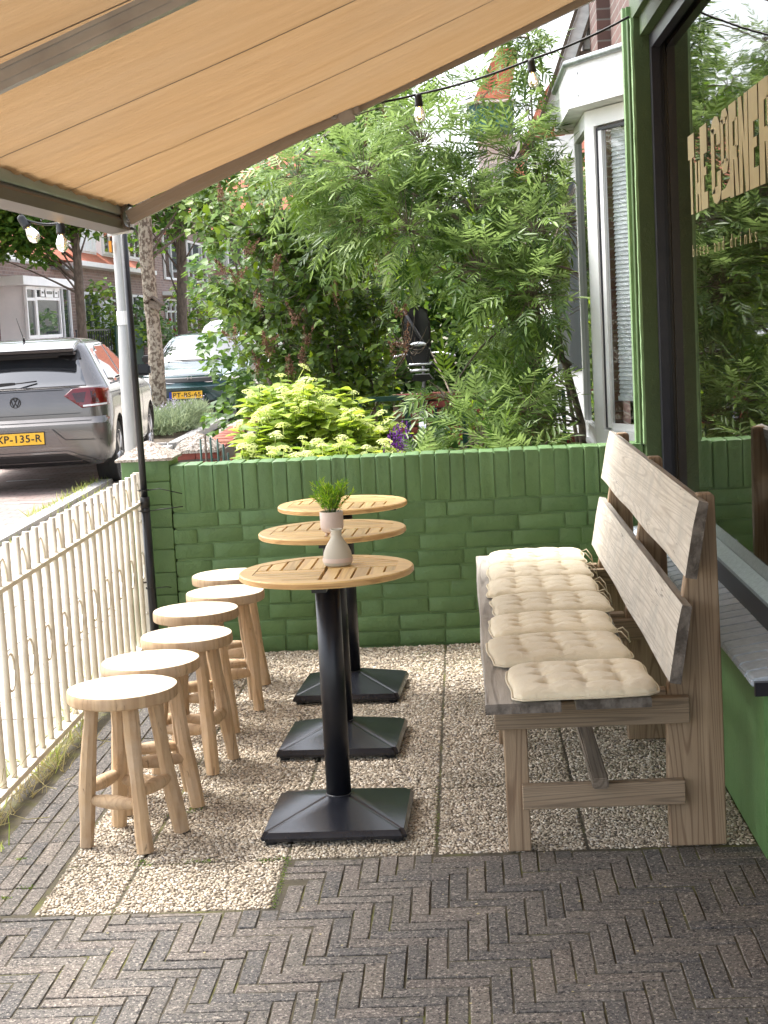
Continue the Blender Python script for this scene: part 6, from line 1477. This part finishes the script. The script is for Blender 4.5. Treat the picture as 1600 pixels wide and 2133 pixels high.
me = sub_cyl(me, [(.78,.30,.36,-1,-.58), (.78,.30,.36,.58,1), (3.35,.30,.36,-1,-.58), (3.35,.30,.36,.58,1)]); gpn = carpaint('dark_green_paint', (.018,.055,.065), .22, .5); obj('body', me, gpn, c2, local=True, angle=28)
obj('windscreen', patch([(-.70,.94), (.70,.94), (.62,1.16), (.54,1.32), (-.54,1.32), (-.62,1.16)], b2.front, .004), cg, c2, True, local=True)
for x0, x1 in ((-.08,.52), (-.62,-.02)):
    bm = B(); tube(bm, [b2.front(x0,.955,.012), b2.front((x0+x1)/2,.965,.016), b2.front(x1,.955,.012)], .008, 5); obj('wiper', bm, blk, c2, local=True)
obj('grille', patch([(-.37,.640), (.37,.640), (.42,.70), (.40,.758), (-.40,.758), (-.42,.70)], b2.front, .006), blk, c2, local=True)
bm = B(); pp_ = [(-.36,.632), (.36,.632), (.43,.70), (.41,.766), (-.41,.766), (-.43,.70), (-.36,.632)]; tube(bm, [b2.front(x,z,.012) for x, z in pp_], .009, 6); obj('grille_surround', bm, chrm, c2, True, local=True)
yb2 = -(b2.front(0,.705).y)-.018
bm = B()
for p, q in (((-.035,.03),(-.026,-.03)), ((.035,.03),(.026,-.03)), ((-.03,.0),(.03,.0))): stroke(bm, p, q, .013, 0, .705)
bm.transform(Matrix.Rotation(PI, 4, 'Z')); bm.transform(Matrix.Translation((0, b2.front(0,.705).y+.02, 0))); obj('badge', bm, chrm, c2, local=True)
for sg in (-1, 1):
    q = [(.47,.64), (.80,.66), (.82,.76), (.56,.775)]; q = [(sg*a, b_) for a, b_ in q]; obj('headlight', patch(q if sg > 0 else q[::-1], b2.front, .008, .04), whl, c2, True, local=True)
    q = [(.45,.49), (.80,.49), (.80,.525), (.45,.525)]; q = [(sg*a, b_) for a, b_ in q]; obj('bumper_strip', patch(q if sg > 0 else q[::-1], b2.front, .008, .05), blk, c2, local=True)
    S_ = lambda y, z, o, sg=sg: b2.side(y, z, o, sg)
    for pl_ in ([(.75,1.0), (.95,1.28), (1.55,1.34), (1.55,.96)], [(1.62,.96), (1.62,1.34), (2.05,1.30), (2.75,.965)]): obj('side_window', patch(pl_, S_, .004), cg, c2, True, local=True)
    bm = B(); prism(bm, [(2.60,.95), (2.72,.95), (2.74,1.06), (2.62,1.07)], .80*sg, .97*sg, 'x'); bmesh.ops.bevel(bm, geom=bm.edges[:], offset=.02, segments=2, affect='EDGES'); obj('mirror', bm, blk, c2, local=True)
    for yy in (.78, 3.35): wheel(c2, sg*.735, yy, .30, .298, .185, sg, 7)
obj('lower_grille', patch([(-.55,.24), (.55,.24), (.50,.34), (-.50,.34)], b2.front, .006), blk, c2, local=True)
plate(c2, Vector((.06,4.162,.445)), 'PT-BS-65', Matrix.Rotation(PI, 4, 'Z'))
c2.location = (-4.36, 24.75+4.15, -.028); c2.rotation_euler = (0,0,PI+.02)
# white car further up the street
c3 = thing('parked_car', (-4.85,36.2,-.028), 'white car further up the street, only its roof and windscreen showing above the green hatchback', 'car')
rows3 = [(a, b_, c_, d, e, f) for a, b_, c_, d, e, f in [(.2,.1,4.3,.80,.15,.25),(.4,0,4.4,.88,.18,.3),(.7,.03,4.38,.88,.2,.3),(.9,.08,3.7,.87,.2,.3),(1.0,.12,3.2,.84,.2,.2),(1.25,.3,2.75,.76,.18,.18),(1.5,.5,2.3,.68,.16,.16),(1.6,.7,2.05,.58,.16,.16),(1.63,1.0,1.8,.40,.15,.15)]]
b3 = Body(rows3, 4.4); wp_ = carpaint('white_car_paint', (.75,.76,.77), .3, .0); obj('body', b3.mesh(), wp_, c3, local=True, angle=28)
obj('windscreen', patch([(-.74,1.02), (.74,1.02), (.66,1.3), (.60,1.52), (-.60,1.52), (-.66,1.3)], b3.front, .004), cg, c3, True, local=True)
for sg in (-1, 1):
    bm = B(); tube(bm, [(sg*.56,.8,1.66), (sg*.56,2.0,1.66)], .02, 6); obj('roof_rail', bm, blk, c3, local=True)
    for yy in (.8, 3.5): wheel(c3, sg*.77, yy, .31, .31, .2, sg)
c3.rotation_euler = (0,0,PI+.02)

# ------------------------------------------------------------------ houses across the street
HB = brickmat('street_house_brick', (.29,.19,.16), (.20,.135,.12), (.36,.32,.29), .22, .075, 'xy'); HB2 = brickmat('far_house_brick', (.27,.15,.11), (.21,.115,.09), (.3,.26,.22), .22, .075, 'xy')
def hwin(par, X, y0, y1, z0, z1, muns=(), tr=None, depth=.06, curtain=False):
    """window in a wall facing +x at plane X"""
    f = .07; bm = B(); box(bm, X, X+depth, y0, y0+f, z0, z1); box(bm, X, X+depth, y1-f, y1, z0, z1); box(bm, X, X+depth, y0+f+.001, y1-f-.001, z0, z0+f); box(bm, X, X+depth, y0+f+.001, y1-f-.001, z1-f, z1)
    for m_ in muns: box(bm, X, X+depth-.004, m_-.03, m_+.03, z0+f+.001, z1-f-.001)
    if tr: box(bm, X, X+depth-.008, y0+f+.001, y1-f-.001, tr-.03, tr+.03)
    fr = obj('window_frame', bm, M['white'], par); bm = B(); box(bm, X+.005, X+.02, y0+f+.002, y1-f-.002, z0+f+.002, z1-f-.002); obj('pane', bm, M['paneglass'] if not curtain else M['blind'], fr)
def hseg(X0, X1, y0, y1, z0, z1): bm = B(); box(bm, X0, X1, y0, y1, z0, z1); return bm
h1 = thing('terraced_house', (-12,35,0), 'dark brick terraced house with a white bay window directly above the silver car', 'house'); X = -9.5
obj('wall', hseg(-14,X,28,38.6,0,3.05), HB, h1); obj('gutter', hseg(X-.1,X+.35,28,35.6,3.05,3.17), M['white'], h1); obj('gutter', hseg(X-.1,X+.35,37.2,38.6,2.98,3.06), M['zinc'], h1)
bm = B(); prism(bm, [(X+.35,3.18), (-12,5.6), (-14,5.6), (-14,3.18)], 28, 38.55, 'y'); obj('roof', bm, M['rooftile'], h1)
obj('bay_roof', hseg(X,X+.75,32.0,36.3,2.50,2.68), M['white'], h1); obj('bay_base', hseg(X,X+.55,32.6,35.5,0,1.38), M['white'], h1); obj('bay_body', hseg(X,X+.53,32.7,35.4,1.39,2.499), M['white'], h1)
hwin(h1, X+.55, 32.65, 33.40, 1.4, 2.49, tr=2.22); hwin(h1, X+.55, 33.42, 35.45, 1.4, 2.49, muns=(), tr=2.24)
for y in (33.75, 34.9): hwin(h1, X+.62, y, y+.28, 2.28, 2.46, depth=.01)
hwin(h1, X+.62, 34.15, 34.75, 2.27, 2.47, depth=.01)
obj('door_post', hseg(X,X+.25,36.25,36.50,.3,2.48), M['white'], h1); hwin(h1, X+.02, 35.85, 36.22, 2.1, 2.45)
hwin(h1, X+.03, 36.75, 38.55, 1.05, 2.60, muns=(37.8,)); obj('letterbox', hseg(X+.02,X+.15,36.56,36.72,1.75,2.05), M['navy'], h1)
h2 = thing('terraced_house', (-12,43,0), 'brick terraced house with orange roof tiles and two white roof dormers beside the lamp post', 'house')
obj('wall', hseg(-14,X,38.61,48.2,0,3.1), HB, h2); obj('gutter', hseg(X-.1,X+.40,38.7,48.3,3.10,3.22), M['white'], h2)
bm = B(); prism(bm, [(X+.35,3.221), (X-.35,3.72), (-11.6,5.6), (-14,5.6), (-14,3.221)], 38.7, 48.2, 'y'); obj('roof', bm, M['rooftile'], h2)
for (a, b_, zt) in ((39.9,42.3,4.5), (42.95,44.7,4.4), (46.3,48.1,4.4)):
    obj('dormer', hseg(-12,X-.05,a,b_,3.38,zt), M['white'], h2); obj('dormer_roof', hseg(-12,X+.08,a-.1,b_+.1,zt+.001,zt+.1), M['white'], h2)
    n_ = 5 if b_-a > 2 else 2
    for k in range(n_): y0 = a+.12+(b_-a-.24)*k/n_; hwin(h2, X-.045, y0, y0+(b_-a-.24)/n_-.04, 3.55, zt-.1, depth=.04, curtain=(n_ == 5))
hwin(h2, X+.02, 43.2, 45.0, 1.1, 2.7, muns=(44.1,), tr=2.3); hwin(h2, X+.02, 46.0, 47.6, 1.1, 2.5, muns=(46.8,)); hwin(h2, X+.02, 40.0, 41.8, 1.2, 2.5, muns=(40.9,)); obj('door', hseg(X,X+.06,42.2,43.0,.2,2.3), M['white'], h2)
h3 = thing('terraced_house', (-12,54,0), 'taller brick house with white upstairs window between the street tree trunks', 'house')
obj('wall', hseg(-14,X+.35,48.35,60,0,5.3), HB, h3); hwin(h3, X+.37, 49.6, 52.2, 3.0, 4.6, muns=(50.9,)); hwin(h3, X+.37, 49.4, 52.0, 1.0, 2.4, muns=(50.2,51.0), tr=2.0); hwin(h3, X+.37, 54, 58, 3.0, 4.4, muns=(55,57)); hwin(h3, X+.37, 54, 58, .9, 2.4, muns=(55,57))
obj('door_canopy', hseg(X+.36,X+.9,49.2,52.2,2.5,2.62), M['white'], h3)
h4 = thing('terraced_house', (-4,66,0), 'red brick house closing the far end of the street, with a white band', 'house')
bm = B(); box(bm, -11.5, -2.6, 64, 70, 0, 5.2); obj('wall', bm, HB2, h4); bm = B(); prism(bm, [(63.6,5.2), (67,8.5), (70.4,5.2)], -11.5, -2.6, 'x'); obj('roof', bm, M['rooftile'], h4)
bm = B(); box(bm, -9.6,-4.6,63.6,63.99,2.35,2.50); obj('white_band', bm, M['white'], h4); bm = B(); box(bm, -9.0,-5.2,63.7,63.99,2.52,3.0); obj('dark_window', bm, M['navy'], h4)
for x in (-9.8, -8.0, -6.2, -4.2):
    bm = B(); box(bm, x,x+1.3,63.9,63.995,3.7,5.0); fr = obj('window_frame', bm, M['white'], h4); bm = B(); box(bm, x+.1,x+.6,63.88,63.895,3.8,4.9); box(bm, x+.7,x+1.2,63.88,63.895,3.8,4.9); obj('pane', bm, M['paneglass'], fr)
fp_ = thing('far_pole', (-7.2,50,0), 'thin grey pole beside the far street tree', 'pole'); bm = B(); tube(bm, [(-7.25,50,0), (-7.20,50,7)], .07, 8); obj('post', bm, lpm, fp_, True)
# hedges, shrubs and railings in the front gardens across the street
blob('garden_shrub', (-8.8,40.2,0), [(-8.9,39.6,1.6,.55),(-8.9,40.3,2.2,.45),(-8.8,41.2,1.4,.6),(-8.9,39.3,2.5,.3)], M['shrubleaf'], 'yellow green climbing shrub beside the brown street tree trunk', 'shrub', .13, .5)
blob('garden_shrub', (-8.7,43.5,0), [(-8.7,42.8,1.7,.65),(-8.7,43.8,1.9,.6),(-8.7,44.6,1.3,.6),(-8.8,43.3,1.0,.7)], M['darkleaf'], 'dark round shrub in front of the house with dormers', 'shrub', .13, .5)
blob('rose_bush', (-8.6,45.6,0), [(-8.4,45.4,1.2,.5),(-8.4,46.2,.9,.5)], M['darkleaf'], 'green bush with a few red roses left of the lamp post', 'bush', .12, .5, flowers=(M['redfl'], 16, .09, lt, lf))
blob('garden_shrub', (-7.4,47.5,0), [(-8.0,46.8,2.4,.5),(-7.9,47.4,1.6,.6),(-7.7,48,2.1,.4)], M['shrubleaf'], 'sunlit climbing shrub between lamp post and mottled tree trunk', 'shrub', .14, .5)
blob('garden_shrub', (-8.0,51,0), [(-8.1,50.5,1.4,.7),(-7.6,51,1.2,.6)], M['shrubleaf'], 'loose bush right of the mottled street tree trunk', 'shrub', .15, .45)
blob('garden_hedge', (-6.0,56,0), [(-7.4,56,1.2,.8),(-6.4,56,1.5,.9),(-5.4,56.5,1.2,.9),(-4.4,56,1.5,1.0),(-3.4,56,1.5,1.0)], M['darkleaf'], 'dark hedge at the far end of the street behind the white car', 'hedge', .2, .45)
f1 = thing('front_railing', (-8.6,37.5,0), 'thin dark railing in front of the house with the white bay', 'railing')
for z in (.95, 1.50):
    bm = B(); box(bm, -8.62,-8.58,35.5,39.0,z,z+.04); obj('rail', bm, M['navy'], f1)
for k in range(15): bm = B(); box(bm, -8.61,-8.59,35.5+k*.25,35.52+k*.25,.2,1.5); obj('bar', bm, M['navy'], f1)
f2 = thing('slatted_garden_fence', (-8.5,41,0), 'dark green slatted garden fence behind the silver car roof', 'fence')
for k in range(26): bm = B(); box(bm, -8.52,-8.48,39.1+k*.125,39.1+k*.125+.10,.2,1.55); obj('slat', bm, M['dgreen'], f2)
bm = B(); box(bm, -8.55,-8.45,39.0,42.4,1.551,1.60); obj('top_rail', bm, M['dgreen'], f2)
f3 = thing('garden_wall', (-8.4,46,0), 'low brick front garden wall with boards beyond the lamp post', 'wall'); obj('wall_body', hseg(-8.5,-8.3,42.6,60,0,1.0), HB, f3)
for k in range(22): bm = B(); box(bm, -8.28,-8.26,45+k*.32,45.27+k*.32,.2,1.15); obj('board', bm, M['bench_long'], f3)
